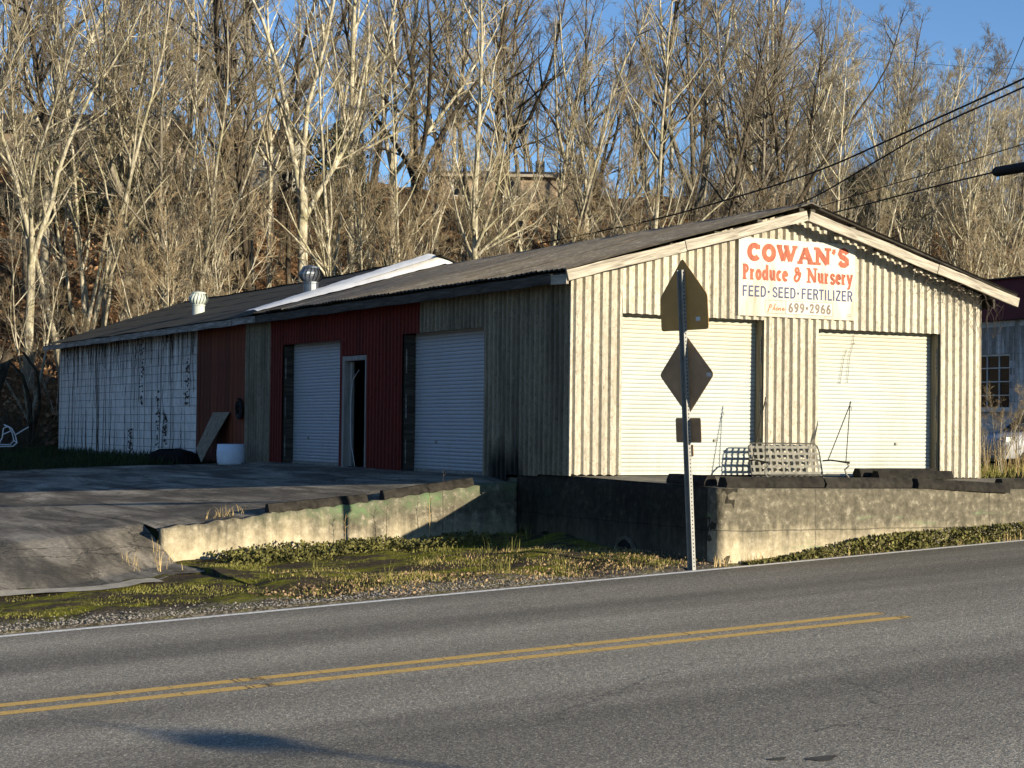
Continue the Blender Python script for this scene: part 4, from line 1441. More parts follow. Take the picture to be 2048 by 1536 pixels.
# ------------------------------------------------------------------ things along the shaded wall
t_ = MB().lathe([(0.25, 0.0), (0.285, 0.05), (0.30, 0.22), (0.285, 0.44), (0.272, 0.44), (0.285, 0.22), (0.24, 0.03)], sides=28).build('cut_barrel', M['plastic_white'], None, True, (-0.62, 13.15, hz(-0.62, 13.15)))
t_.rotation_euler = (0, 0.0, 0)
tag(t_, 'white plastic barrel cut in half standing by the red boards', 'barrel')
MB().lathe([(0.288, 0.27), (0.302, 0.28), (0.302, 0.295), (0.289, 0.305)], sides=28).build('barrel_hoop', M['plastic_white'], t_)
MB().lathe([(0.25, 0.33), (0.02, 0.36)], sides=16).build('barrel_soil', M['dark_interior'], t_)
b = MB()
vs = [(-0.06, 15.95, 0.95), (-0.06, 14.85, 0.95), (-0.42, 15.25, 0.10), (-0.45, 15.55, -0.17), (-0.38, 16.15, 0.12)]
vs2 = [(v[0] - 0.02, v[1], v[2] - 0.004) for v in vs]
b.add(vs + vs2, [(0, 1, 2, 3, 4), (9, 8, 7, 6, 5), (0, 5, 6, 1), (1, 6, 7, 2), (2, 7, 8, 3), (3, 8, 9, 4), (4, 9, 5, 0)])
o = b.build('leaning_board', M['plywood']); tag(o, 'broken plywood board leaning on the red board wall', 'board')
mb = MB()
rr = random.Random(11)
for k in range(9):
    r = 0.17 + 0.012 * rr.uniform(-3, 3); cy = 14.2 + rr.uniform(-.03, .03); cz = 1.02 + rr.uniform(-.04, .02)
    pts = [(-0.06 - 0.015 * (k % 4) - 0.01 * math.sin(a * 3), cy + r * math.cos(a), cz + r * 1.05 * math.sin(a)) for a in [2 * math.pi * i / 18 for i in range(19)]]
    mb.tube(pts, 0.016, 5, False)
mb.tube([(-0.03, 14.2, 1.22), (-0.12, 14.2, 1.24)], 0.02, 6)
o = mb.build('hose_coil', M['rubber']); tag(o, 'black hose coil hanging on the red boards', 'hose')


def heap(name, c, r, mat, label, cat, seed, lump=0.25):
    nu, nv = 26, 10
    vs = []
    for j in range(nv + 1):
        ph = math.pi / 2 * j / nv
        for i in range(nu):
            a = 2 * math.pi * i / nu
            k = 1 + lump * (math.sin(3 * a + seed) * 0.5 + math.sin(5 * a + ph * 4 + seed * 2) * 0.35 + math.sin(9 * a - ph * 7) * 0.15)
            e = 0.55
            vs.append((c[0] + r[0] * k * math.copysign(abs(math.cos(a)) ** e, math.cos(a)) * math.cos(ph) ** e, c[1] + r[1] * k * math.copysign(abs(math.sin(a)) ** e, math.sin(a)) * math.cos(ph) ** e, c[2] + r[2] * k * math.sin(ph)))
    fs = [(j * nu + i, j * nu + (i + 1) % nu, (j + 1) * nu + (i + 1) % nu, (j + 1) * nu + i) for j in range(nv) for i in range(nu)]
    o = MB().add(vs, fs).build(name, mat, None, True)
    tag(o, label, cat)
    return o


heap('tarp_heap', (-0.55, 17.2, hz(-0.55, 17.2) - 0.05), (0.35, 1.35, 0.30), M['tarp_black'], 'low black tarp heap at the foot of the block wall beside the leaning board', 'heap', 1.0, 0.12)
cart = heap('covered_trailer', (-5.45, 17.9, hz(-5.45, 17.9) - 0.05), (0.7, 1.0, 0.9), M['tarp_black'], 'dark covered load at the left edge of the yard', 'trailer', 2.2, 0.1)
mb = MB()
def chairp(dx, dy, dz): return (-4.35 + dx, 17.2 + dy, hz(-4.4, 17.3) + 0.60 + dz)
mb.tube([chairp(-.5, 0, .22), chairp(-.2, 0, .16), chairp(.12, 0, .17), chairp(.2, 0, .25), chairp(.16, 0, .42), chairp(.08, 0, .56), chairp(-.02, 0, .6), chairp(-.1, 0, .56), chairp(-.12, 0, .36), chairp(-.2, 0, .2)], 0.013, 6)
mb.tube([chairp(-.5, .3, .26), chairp(-.2, .3, .2), chairp(.12, .3, .2), chairp(.2, .3, .29), chairp(.16, .3, .46), chairp(.08, .3, .6), chairp(-.02, .3, .64)], 0.013, 6)
for q in ((.2, .25), (.08, .56), (-.2, .18), (-.02, .6)):
    mb.tube([chairp(q[0], 0, q[1]), chairp(q[0], .3, q[1] + .04)], 0.012, 6)
mb.tube([chairp(.16, 0, .42), chairp(.45, 0, .60)], 0.012, 6)
mb.tube([chairp(-.12, 0, .42), chairp(.05, 0, .5)], 0.012, 6)
o = mb.build('tube_frame', M['tube_white']); tag(o, 'bent white tubular chair frame in the shade at the left edge', 'chair frame')

# ------------------------------------------------------------------ neighbouring block building on the right
nb = empty('neighbour_building', (24, 12, -0.2)); OFF = Matrix.Translation(Vector((-24, -12, 0.2)))
tag(nb, 'white painted block building with a maroon roof band behind the weeds on the right', 'building')
def nbp(mb, name, mat, par=None):
    o = mb.build(name, mat, par or nb)
    if par is None: o.matrix_parent_inverse = OFF
    return o
WY0, WY1, WZ0, WZ1 = 16.20, 18.2, 1.40, 3.0
mb = MB()
mb.box(24.03, 24.25, -2, WY0, -0.6, 3.97); mb.box(24.03, 24.25, WY1, 32, -0.6, 3.97); mb.box(24.03, 24.25, WY0, WY1, -0.6, WZ0); mb.box(24.03, 24.25, WY0, WY1, WZ1, 3.97)
mb.box(24.25, 40, -2, -1.8, -0.6, 3.97); mb.box(24.25, 40, 31.8, 32, -0.6, 3.97); mb.box(39.8, 40, -1.8, 31.8, -0.6, 3.97)
nbp(mb, 'wall', M['block_far'])
mb = MB(); mb.prism([(23.82, 3.98), (24.28, 3.98), (24.5, 5.25), (24.2, 5.25)], 1, -2.2, 32.2)
nbp(mb, 'roof_band', M['roof_maroon'])
nbp(MB().box(24.1, 40, -2, 32, 5.2, 5.24), 'flat_roof', M['roof_dark'])
win = nbp(MB().box(24.12, 24.14, WY0, WY1, WZ0, WZ1), 'window', M['glass_dark'])
fr_ = MB(); fr_.box(24.06, 24.11, WY0, WY1, WZ0, WZ0 + .05); fr_.box(24.06, 24.11, WY0, WY1, WZ1 - .05, WZ1); fr_.box(24.06, 24.11, WY0, WY0 + .05, WZ0 + .051, WZ1 - .051); fr_.box(24.06, 24.11, WY1 - .05, WY1, WZ0 + .051, WZ1 - .051)
fr_.build('frame', M['trim_white'], win)
for k in range(1, 4):
    y = WY0 + (WY1 - WY0) * k / 4
    MB().box(24.085, 24.115, y - .014, y + .014, WZ0 + .052, WZ1 - .052).build('muntin', M['trim_white'], win)
for k in range(1, 4):
    z = WZ0 + (WZ1 - WZ0) * k / 4
    MB().box(24.08, 24.118, WY0 + .052, WY1 - .052, z - .014, z + .014).build('muntin', M['trim_white'], win)
MB().box(23.96, 24.10, WY0 - .06, WY1 + .06, WZ0 - .09, WZ0 - .005).build('sill', M['trim_white'], win)
for r in range(21):
    z = -0.2 + r * 0.2
    y = 13.8 - (0.2 if r % 2 else 0)
    while y < 19.0:
        if z + .2 <= 3.975 and not (y + .4 > WY0 and y < WY1 and z + .2 > WZ0 and z < WZ1):
            o = link('block', full_me, nb, None, (24.03 - random.random() * 0.004, y, z)); o.matrix_parent_inverse = OFF
        elif y < WY0 - .1 or y + .4 > WY1 + .1:
            o = link('block', half_me, nb, None, (24.03 - random.random() * 0.004, y if y < WY0 - .1 else y + .2, z)); o.matrix_parent_inverse = OFF
        y += 0.4

# parked car between the buildings
car = empty('parked_car', (18.4, 8.7, -0.12)); car.rotation_euler = (0, 0, math.radians(-4))
tag(car, 'white parked car half hidden by dry weeds at the right edge', 'car')
def loft(secs):
    """secs: list of (x, [(halfwidth, z)...])"""
    vs = []; n = len(secs[0][1])
    for x, pr in secs:
        for (w_, z) in pr: vs.append((x, -w_, z))
        for (w_, z) in pr[::-1]: vs.append((x, w_, z))
    m = 2 * n
    fs = [(i * m + j, i * m + (j + 1) % m, (i + 1) * m + (j + 1) % m, (i + 1) * m + j) for i in range(len(secs) - 1) for j in range(m)]
    fs += [tuple(range(m - 1, -1, -1)), tuple(range((len(secs) - 1) * m, len(secs) * m))]
    return vs, fs
lower = [(-2.2, .55, .62), (-2.1, .75, .70), (-1.6, .86, .80), (-0.9, .88, .88), (0.0, .88, .92), (1.2, .88, .94), (1.9, .84, .92), (2.2, .66, .80)]
secs = [(x, [(w_ * .88, .22), (w_, .42), (w_ * .99, h * .82), (w_ * .92, h)]) for x, w_, h in lower]
v_, f_ = loft(secs)
o = MB().add(v_, f_).build('body', M['car_white'], car, True); bevel(o, .02)
v_, f_ = loft([(-1.0, [(.80, .88), (.78, .89)]), (-0.35, [(.80, .90), (.62, 1.34)]), (0.35, [(.80, .91), (.62, 1.42)]), (1.1, [(.80, .92), (.60, 1.36)]), (1.75, [(.78, .92), (.74, .94)])])
o = MB().add(v_, f_).build('cabin_glass', M['glass_dark'], car, True)
v_, f_ = loft([(-0.42, [(.63, 1.31), (.58, 1.345)]), (0.35, [(.635, 1.40), (.58, 1.445)]), (1.15, [(.62, 1.34), (.56, 1.375)])])
MB().add(v_, f_).build('roof_panel', M['car_dark'], car)
for s in (-1, 1):
    for xa, xb in ((-1.0, -0.40), (1.15, 1.72), (0.30, 0.36)):
        za = 1.33 if xa < 1 else .93; 
        MB().tube([(xa, s * .80, .89 if xa != 1.15 else 1.35), (xb, s * (.63 if xa != 1.15 else .77), 1.34 if xa == -1.0 else (.93 if xa == 1.15 else 1.42))], .03, 5).build('pillar', M['car_white'], car)
    for x in (-1.35, 1.35):
        wv = []
        cyl = MB(); prof = [(.30, -.1), (.33, -.08), (.33, .08), (.30, .1)]
        cyl.lathe(prof, sides=22)
        w_ = cyl.build('wheel', M['rubber'], car, False, (x, s * .80, .33), (math.pi / 2, 0, 0))
        MB().lathe([(.20, -.105), (.20, .105)], sides=16).build('rim', M['galvanised'], w_)
    MB().box(-2.12, -1.95, s * .62 - .12, s * .62 + .12, .62, .72).build('headlight', M['trim_white'], car)
    MB().box(0.1, 0.28, s * .885 - .006, s * .885 + .006, .78, .80).build('door_handle', M['car_dark'], car)

# ------------------------------------------------------------------ houses on the hill
def house(name, p, q, depth, zb, ze, rise, wall, label, wins, trim=True):
    """front wall from p to q (as seen, left to right)"""
    p = np.array(p, float); q = np.array(q, float); L = np.linalg.norm(q - p); d = (q - p) / L; rz = math.atan2(d[1], d[0])
    h = empty(name, (p[0], p[1], zb), rz); tag(h, label, 'house')
    H = ze - zb
    mb = MB(); mb.box(0, L, 0, depth, -1.0, H)
    mb.build('wall', wall, h)
    rf = MB(); rf.prism([(-0.5, H - .12), (depth / 2, H + rise), (depth + .5, H - .12), (depth + .5, H + .02), (depth / 2, H + rise + .14), (-0.5, H + .02)], 0, -0.4, L + .4)
    rfo = rf.build('roof', M['roof_dark'], h)
    if trim:
        MB().box(-.4, L + .4, -.53, -.502, H - .14, H + .03).build('eave_trim', M['wood_grey'], rfo)
    MB().box(L * .7, L * .7 + .6, depth / 2 - .3, depth / 2 + .3, H + rise - .2, H + rise + .8).build('chimney', M['brick_peach'], rfo)
    for (u, w_, z, hh) in wins:
        wo = MB().box(u, u + w_, -.012, -.004, z, z + hh).build('window', M['glass_dark'], h)
        f = MB(); f.box(u - .07, u + w_ + .07, -.04, -.014, z - .07, z); f.box(u - .07, u + w_ + .07, -.04, -.014, z + hh, z + hh + .07); f.box(u - .07, u, -.04, -.014, z, z + hh); f.box(u + w_, u + w_ + .07, -.04, -.014, z, z + hh)
        f.build('frame', M['trim_white'], wo)
    return h


house('brick_house', (36.2, 80.6), (44.5, 76.2), 8, 14.4, 16.8, 0.7, M['brick_peach'], 'peach brick house with white eave seen through the trunks at centre', [(1.3, .7, 1.1, 1.1), (4.4, 1.0, 1.1, 1.1)])
house('white_shed', (21.0, 77.2), (24.9, 75.2), 4, 14.4, 17.2, 0.9, M['house_white'], 'small whitish shed on the hill seen through pale branches left of centre', [(2.4, .5, 1.3, .8)], False)
house('hilltop_house', (7.5, 90.2), (19.5, 84.0), 9, 16.2, 18.6, 1.6, M['brick_peach'], 'brick house on the hilltop behind the trees at the far left', [(1.5, 1.2, .9, 1.1), (5.0, 1.2, .9, 1.1), (9.0, 1.2, .9, 1.1)])

# ------------------------------------------------------------------ overhead lines
def cable(name, pts, r, mat, label):
    P = [Vector(at_depth(*p)) for p in pts]
    # smooth through the points (Catmull-Rom)
    out = []
    for i in range(len(P) - 1):
        a = P[max(i - 1, 0)]; b = P[i]; c = P[i + 1]; d = P[min(i + 2, len(P) - 1)]
        for k in range(8):
            t_ = k / 8
            out.append(0.5 * ((2 * b) + (c - a) * t_ + (2 * a - 5 * b + 4 * c - d) * t_ * t_ + (3 * b - a - 3 * c + d) * t_ ** 3))
    out.append(P[-1])
    o = MB().tube(out, r, 5).build(name, mat)
    tag(o, label, 'cable')
    return o


cable('overhead_cable', [(1080, 487, 78), (1300, 441, 68), (1480, 392, 62), (1640, 340, 57), (1800, 270, 53), (2048, 157, 47), (2300, 30, 42)], 0.030, M['wire_black'], 'thick black overhead cable, lowest on the left behind the roof ridge')
cable('overhead_cable', [(1560, 425, 64), (1640, 388, 60), (1760, 318, 56), (1880, 250, 51), (2048, 174, 46), (2300, 55, 41)], 0.026, M['wire_black'], 'black overhead cable crossing the thick one at the right edge')
cable('overhead_cable', [(1600, 426, 58), (1720, 388, 54), (1880, 340, 49), (2048, 288, 45), (2300, 215, 41)], 0.014, M['wire_black'], 'thin black overhead cable just above the splice case')
c4 = cable('overhead_cable', [(1640, 432, 56), (1720, 412, 53), (1850, 378, 49), (1990, 344, 45), (2048, 333, 44), (2300, 285, 40)], 0.022, M['wire_black'], 'black overhead cable carrying the splice case')
cable('overhead_cable', [(930, -16, 70), (1000, 0, 68), (1300, 57, 62), (1650, 107, 56), (1900, 131, 52), (2048, 138, 49), (2300, 140, 45)], 0.009, M['wire_pale'], 'thin pale wire catching the sun across the treetops')
cable('overhead_cable', [(2004, 180, 50), (2025, 130, 48), (2048, 75, 46), (2090, -20, 44)], 0.010, M['wire_black'], 'thin steep black wire in the top right corner of the sky')
pA = Vector(at_depth(1990, 344, 44.9)); pB = Vector(at_depth(2062, 332, 43.6)); dd = pB - pA
sc_ = MB().tube([pA - dd * .04, pA, pA + dd * .06, pB], [0.06, 0.10, 0.13, 0.13], 12).build('splice_case', M['wire_black'])
tag(sc_, 'black cylindrical splice case on the cable at the right edge', 'splice case')
pp = at_depth(2310, 200, 41.5)
po = MB().tube([(pp[0], pp[1], -0.5), (pp[0], pp[1], 4), (pp[0] - .1, pp[1], 10.6)], [0.17, 0.155, 0.12], 12).build('utility_pole', M['pole_wood'])
tag(po, 'wooden utility pole carrying the cables beyond the right edge', 'pole')
MB().box(pp[0] - .06, pp[0] + .06, pp[1] - 1.1, pp[1] + 1.1, 9.6, 9.72).build('crossarm', M['pole_wood'], po)
# added, unseen: post, arm and head shaped to throw the shadow on the lane
sl = MB().tube([(-0.05, -30.7, -2.4), (-0.05, -30.7, 0.5), (-0.05, -30.7, 2.1)], [0.09, 0.08, 0.06], 10).build('shadow_post', M['pole_wood'])
tag(sl, 'unseen post with arm and head, added to cast the shadow on the lane', 'shadow caster')
MB().tube([(-0.05, -30.7, 1.7), (-0.4, -30.1, 1.85), (-0.99, -29.1, 1.88), (-1.95, -27.4, 1.88), (-2.79, -25.95, 1.86)], [0.045, 0.04, 0.035, 0.03, 0.012], 8).build('shadow_arm', M['galvanised'], sl)
mb = MB()
hv = Vector((-0.55, 0.84, 0)).normalized(); cv = Vector((-1.95, -27.4, 1.86)); pv = Vector((-hv.y, hv.x, 0))
ring = []
for (t_, w_, h_) in ((-.55, .06, .03), (-.35, .22, .06), (0, .32, .08), (.35, .24, .06), (.5, .06, .03)):
    ring.append([cv + hv * t_ + pv * (w_ * math.cos(a)) + Vector((0, 0, h_ * math.sin(a))) for a in [2 * math.pi * k / 10 for k in range(10)]])
vs = [p for r_ in ring for p in r_]
mb.add(vs, [(i * 10 + k, i * 10 + (k + 1) % 10, (i + 1) * 10 + (k + 1) % 10, (i + 1) * 10 + k) for i in range(4) for k in range(10)])
mb.build('shadow_head', M['galvanised'], sl)


# ------------------------------------------------------------------ bare winter trees
def nrmz(a):
    return a / np.maximum(np.linalg.norm(a, axis=-1, keepdims=True), 1e-9)


def grow(rng, P0, D0, L, n, sigma, up):
    m = len(P0)
    pts = np.zeros((m, n, 3)); pts[:, 0] = P0
    d = nrmz(np.array(D0, float)); seg = (np.asarray(L) / (n - 1))[:, None]
    for i in range(1, n):
        d = d + rng.normal(0, sigma, (m, 3)); d[:, 2] += up
        d = nrmz(d)
        pts[:, i] = pts[:, i - 1] + d * seg
    return pts


def tubes(pts, rad, sides):
    m, n, _ = pts.shape
    T = np.empty_like(pts)
    T[:, 1:-1] = pts[:, 2:] - pts[:, :-2]; T[:, 0] = pts[:, 1] - pts[:, 0]; T[:, -1] = pts[:, -1] - pts[:, -2]
    T = nrmz(T)
    ref = np.array([0.31, 0.47, 0.2])
    U = nrmz(np.cross(T, ref)); W_ = np.cross(T, U)
    a = 2 * np.pi * np.arange(sides) / sides
    V = pts[:, :, None, :] + rad[:, :, None, None] * (U[:, :, None, :] * np.cos(a)[None, None, :, None] + W_[:, :, None, :] * np.sin(a)[None, None, :, None])
    base = (np.arange(m) * n * sides)[:, None, None] + (np.arange(n - 1) * sides)[None, :, None] + np.arange(sides)[None, None, :]
    nx = (np.arange(m) * n * sides)[:, None, None] + (np.arange(n - 1) * sides)[None, :, None] + ((np.arange(sides) + 1) % sides)[None, None, :]
    F = np.stack([base, nx, nx + sides, base + sides], -1).reshape(-1, 4)
    return V.reshape(-1, 3), F


def sub(rng, pts, rad, k, ta, tb, ang, lenf, lmin, rfac):
    """k children on every parent polyline"""
    m, n, _ = pts.shape
    par = np.repeat(np.arange(m), k)
    t = rng.uniform(ta, tb, m * k)
    f = t * (n - 1); i = np.minimum(f.astype(int), n - 2); u = (f - i)[:, None]
    P = pts[par, i] * (1 - u) + pts[par, i + 1] * u
    T = nrmz(pts[par, i + 1] - pts[par, i])
    r = rad[par, i] * (1 - u[:, 0]) + rad[par, i + 1] * u[:, 0]
    plen = np.linalg.norm(np.diff(pts, axis=1), axis=2).sum(1)[par]
    rnd = nrmz(rng.normal(0, 1, (m * k, 3)))
    side = nrmz(rnd - T * (rnd * T).sum(1, keepdims=True))
    a = np.radians(rng.uniform(ang[0], ang[1], m * k))[:, None]
    D = T * np.cos(a) + side * np.sin(a)
    L = np.maximum(plen * lenf * rng.uniform(0.6, 1.25, m * k) * (1.15 - 0.75 * t), lmin)
    return P, D, L, np.minimum(r * 0.8, rfac * L)


def taper(r0, n, end=0.25):
    return r0[:, None] * np.linspace(1, end, n)[None, :]


def join(parts):
    V = []; F = []; b = 0
    for v, f in parts:
        V.append(v); F.append(f + b); b += len(v)
    return np.concatenate(V), np.concatenate(F)


def make_tree(seed, kind, bark, twig, lite=False):
    rng = np.random.default_rng(seed)
    if kind == 'tall':
        H = rng.uniform(19, 23)
        st = grow(rng, np.zeros((1, 3)), np.array([[rng.normal(0, .03), rng.normal(0, .03), 1]]), np.array([H]), 12, 0.035, 0.04)
        sr = taper(np.array([rng.uniform(.14, .20)]), 12, 0.14)
        k1, t1, l1, a1 = 28, .28, .24, (28, 58)
    elif kind == 'multi':
        n = int(rng.integers(3, 6)); az = rng.uniform(0, 6.28) + np.arange(n) * 6.28 / n + rng.normal(0, .4, n); tl = np.radians(rng.uniform(5, 17, n))
        D = np.stack([np.cos(az) * np.sin(tl), np.sin(az) * np.sin(tl), np.cos(tl)], 1)
        P = np.stack([np.cos(az) * .2, np.sin(az) * .2, np.zeros(n) - .1], 1)
        st = grow(rng, P, D, rng.uniform(13, 18, n), 12, 0.05, 0.03)
        sr = taper(rng.uniform(.075, .125, n), 12, 0.15)
        k1, t1, l1, a1 = 13, .2, .23, (22, 48)
    elif kind == 'fork':
        h0 = rng.uniform(4.5, 7)
        tr = grow(rng, np.zeros((1, 3)), np.array([[rng.normal(0, .05), rng.normal(0, .05), 1]]), np.array([h0]), 8, 0.04, 0.03)
        tr_r = taper(np.array([rng.uniform(.18, .25)]), 8, 0.75)
        n = int(rng.integers(3, 5)); az = rng.uniform(0, 6.28) + np.arange(n) * 6.28 / n + rng.normal(0, .5, n); tl = np.radians(rng.uniform(14, 42, n))
        D = np.stack([np.cos(az) * np.sin(tl), np.sin(az) * np.sin(tl), np.cos(tl)], 1)
        st = grow(rng, np.repeat(tr[:, -2], n, 0), D, rng.uniform(10, 14, n), 11, 0.09, 0.05)
        sr = taper(rng.uniform(.09, .15, n), 11, 0.14)
        k1, t1, l1, a1 = 13, .12, .27, (28, 62)
    elif kind == 'lean':
        H = rng.uniform(13, 17); n = int(rng.integers(1, 4))
        az = rng.uniform(-.5, .5, n); tl = np.radians(rng.uniform(12, 28, n))
        D = np.stack([np.cos(az) * np.sin(tl), np.sin(az) * np.sin(tl), np.cos(tl)], 1)
        st = grow(rng, rng.normal(0, .3, (n, 3)) * np.array([1, 1, 0]), D, np.full(n, H) * rng.uniform(.8, 1.1, n), 12, 0.05, 0.015)
        sr = taper(rng.uniform(.07, .115, n), 12, 0.15)
        k1, t1, l1, a1 = 18, .2, .24, (22, 50)
    else:  # sapling
        n = int(rng.integers(2, 6)); az = rng.uniform(0, 6.28, n); tl = np.radians(rng.uniform(4, 32, n))
        D = np.stack([np.cos(az) * np.sin(tl), np.sin(az) * np.sin(tl), np.cos(tl)], 1)
        st = grow(rng, rng.normal(0, .12, (n, 3)) * np.array([1, 1, 0]), D, rng.uniform(4.5, 8.5, n), 9, 0.07, 0.04)
        sr = taper(rng.uniform(.03, .06, n), 9, 0.2)
        k1, t1, l1, a1 = 13, .15, .30, (18, 45)
    st[:, 0, 2] -= 0.3
    parts = [tubes(st, sr, 8)]
    if kind == 'fork': parts.append(tubes(tr, tr_r, 9))
    P, D, L, r = sub(rng, st, sr, k1, t1, .97, a1, l1, .5, .016)
    b1 = grow(rng, P, D, L, 7, 0.10, 0.07); r1 = taper(r, 7, 0.25)
    parts.append(tubes(b1, r1, 5))
    P, D, L, r = sub(rng, b1, r1, 8, .15, .98, (20, 55), .36, .35, .013)
    b2 = grow(rng, P, D, L, 5, 0.13, 0.06); r2 = np.maximum(taper(r, 5, 0.4), 0.008)
    P, D, L, r = sub(rng, b2, r2, (3 if lite else 6) if kind != 'sapling' else 4, .15, .98, (18, 50), .45, .28, .012)
    b3 = grow(rng, P, D, L, 3, 0.14, 0.05); r3 = np.maximum(taper(np.minimum(r, .012), 3, 0.5), 0.009 if lite else 0.0058)
    v, f = join(parts)
    tm = np_mesh('trunk', v, f, True); tm.materials.append(M[bark])
    v, f = join([tubes(b2, r2, 3), tubes(b3, r3, 3)])
    cm = np_mesh('crown', v, f, False); cm.materials.append(M[twig])
    return tm, cm


PROTO = {}
for i, (kind, bark, twig) in enumerate([('tall', 'bark_grey', 'twig_grey'), ('tall', 'bark_pale', 'twig_pale'), ('tall', 'bark_dark', 'twig_grey'), ('multi', 'bark_pale', 'twig_pale'), ('multi', 'bark_pale', 'twig_grey'),
                                        ('multi', 'bark_grey', 'twig_grey'), ('fork', 'bark_pale', 'twig_grey'), ('fork', 'bark_dark', 'twig_grey'), ('fork', 'bark_grey', 'twig_brown'), ('lean', 'bark_pale', 'twig_pale'),
                                        ('lean', 'bark_grey', 'twig_grey'), ('sapling', 'bark_pale', 'twig_brown'), ('sapling', 'bark_grey', 'twig_brown'), ('sapling', 'bark_pale', 'twig_grey')]):
    PROTO.setdefault(kind, []).append((bark, make_tree(100 + i, kind, bark, twig)))


for i, (kind, src, bark, twig) in enumerate((('far_tall', 'tall', 'bark_grey', 'twig_grey'), ('far_tall', 'tall', 'bark_pale', 'twig_grey'), ('far_multi', 'multi', 'bark_grey', 'twig_grey'), ('far_fork', 'fork', 'bark_dark', 'twig_grey'), ('far_lean', 'lean', 'bark_pale', 'twig_grey'))):
    PROTO.setdefault(kind, []).append((bark, make_tree(300 + i, src, bark, twig, True)))
RT2 = random.Random(77)
HGT = {}
for _k in PROTO:
    for _b, (_t, _c) in PROTO[_k]:
        _a = np.zeros(len(_c.vertices) * 3, np.float32); _c.vertices.foreach_get('co', _a)
        HGT[id(_c)] = float(_a[2::3].max())


def put_tree(name, kind, var, x, y, s, rz, label, group=None, lean=(0, 0), cat='tree'):
    bark, (tm, cm) = PROTO[kind][var % len(PROTO[kind])]
    # the wood thins out and drops towards the right, where open sky shows above it
    dv_ = CAMR.T @ (np.array([x, y, 2.0]) - CAMPOS)
    px_ = 1024 + 3600 * dv_[0] / -dv_[2]
    if px_ > 1600:
        top = np.interp(px_, [1600, 1800, 1900, 2048, 2200], [-80, -15, 55, 130, 180]) + 60 * RT2.random()
        lim = CAMPOS[2] + (862 - top) / 3600 * -dv_[2] - hz(x, y)
        s = min(s, max(0.25, lim / HGT[id(cm)]))
    o = bpy.data.objects.new(name, None); COL.objects.link(o)
    o.empty_display_size = 0.2
    o.location = (x, y, hz(x, y) - 0.1); o.rotation_euler = (lean[0], lean[1], rz); o.scale = (s, s, s)
    tag(o, label, cat, group)
    for nm, me in (('trunk', tm), ('crown', cm)):
        c = bpy.data.objects.new(nm, me); COL.objects.link(c); c.parent = o
    return o


# trees one can pick out, placed where their trunks stand
picked = [
    (55, 38.0, 'fork', 0, 0.75, 0.3, 'pale forked tree at the far left above the broken trunk'),
    (140, 38.5, 'multi', 0, 0.95, 1.0, 'clump of pale stems rising behind the left end of the roof'),
    (128, 41.0, 'tall', 2, 0.95, 2.0, 'dark straight trunk beside the pale clump at the left end of the roof'),
    (185, 40.0, 'multi', 1, 0.9, 2.2, 'second pale clump of stems right of the left roof end'),
    (320, 39.5, 'fork', 0, 0.72, 4.1, 'pale tree forking low behind the far end of the rear roof'),
    (358, 38.0, 'multi', 0, 0.85, 0.4, 'pale tree behind the white turbine vent'),
    (462, 44.0, 'tall', 2, 1.1, 1.1, 'thick dark straight trunk between the two turbine vents'),
    (500, 48.0, 'tall', 0, 1.05, 3.3, 'grey straight trunk just right of the thick dark one'),
    (608, 40.5, 'fork', 0, 1.0, 2.6, 'stout pale tree with many upright limbs above the dark turbine vent'),
    (634, 42.0, 'lean', 0, 0.9, 0.2, 'pale slanting tree just right of the dark turbine vent'),
    (700, 50.0, 'tall', 1, 1.0, 0.9, 'pale trunk left of the broken topped tree'),
    (787, 52.0, 'fork', 0, 0.95, 1.9, 'pale tree with a broken stub left of the brick house'),
    (838, 50.0, 'fork', 1, 1.05, 0.6, 'dark tree with curved limbs in front of the left end of the brick house'),
    (935, 58.0, 'tall', 0, 1.0, 2.0, 'slim grey trunk in front of the brick house window'),
    (985, 54.0, 'fork', 1, 1.0, 3.4, 'dark forked tree in front of the right half of the brick house'),
    (1075, 48.0, 'lean', 0, 1.05, 0.1, 'pale pair of trunks leaning right beside the brick house'),
    (1105, 46.0, 'lean', 1, 1.1, -0.2, 'grey trunks leaning right above the middle of the front roof'),
    (1205, 52.0, 'multi', 2, 1.0, 0.8, 'tall clump of stems above the middle of the front roof'),
    (1315, 56.0, 'tall', 2, 1.05, 0.0, 'straight dark trunk above the left barge board'),
    (1402, 50.0, 'fork', 2, 1.0, 5.6, 'grey tree forking above the left barge board'),
    (1478, 56.0, 'tall', 0, 1.0, 1.4, 'slim trunk between the forked tree and the roof ridge'),
    (1568, 48.0, 'fork', 1, 1.0, 0.0, 'dark tree with a long limb reaching right over the ridge peak'),
    (1602, 52.0, 'lean', 0, 1.1, 0.0, 'pale slanting tree just right of the ridge peak'),
    (1720, 54.0, 'lean', 1, 1.0, -0.3, 'slanting grey trunks right of the ridge above the right slope'),
    (1800, 48.0, 'lean', 0, 0.95, -0.2, 'pale slanting trunks above the right slope of the gable'),
    (1870, 46.0, 'multi', 0, 0.85, 0.4, 'pale clump of stems above the right end of the gable'),
    (1965, 44.0, 'multi', 1, 0.85, 1.7, 'white stemmed clump above the maroon roof band'),
    (1920, 52.0, 'lean', 0, 0.95, -0.1, 'pale slanting tree left of the splice case'),
    (2035, 50.0, 'fork', 2, 0.9, 2.7, 'grey forked tree at the right edge above the splice case'),
]
for (px, y, kind, var, s, rz, lab) in picked:
    p = at_y(px, 800, y)
    put_tree('bare_tree', kind, var, p[0], y, s, rz, lab, 'bare trees on the slope')

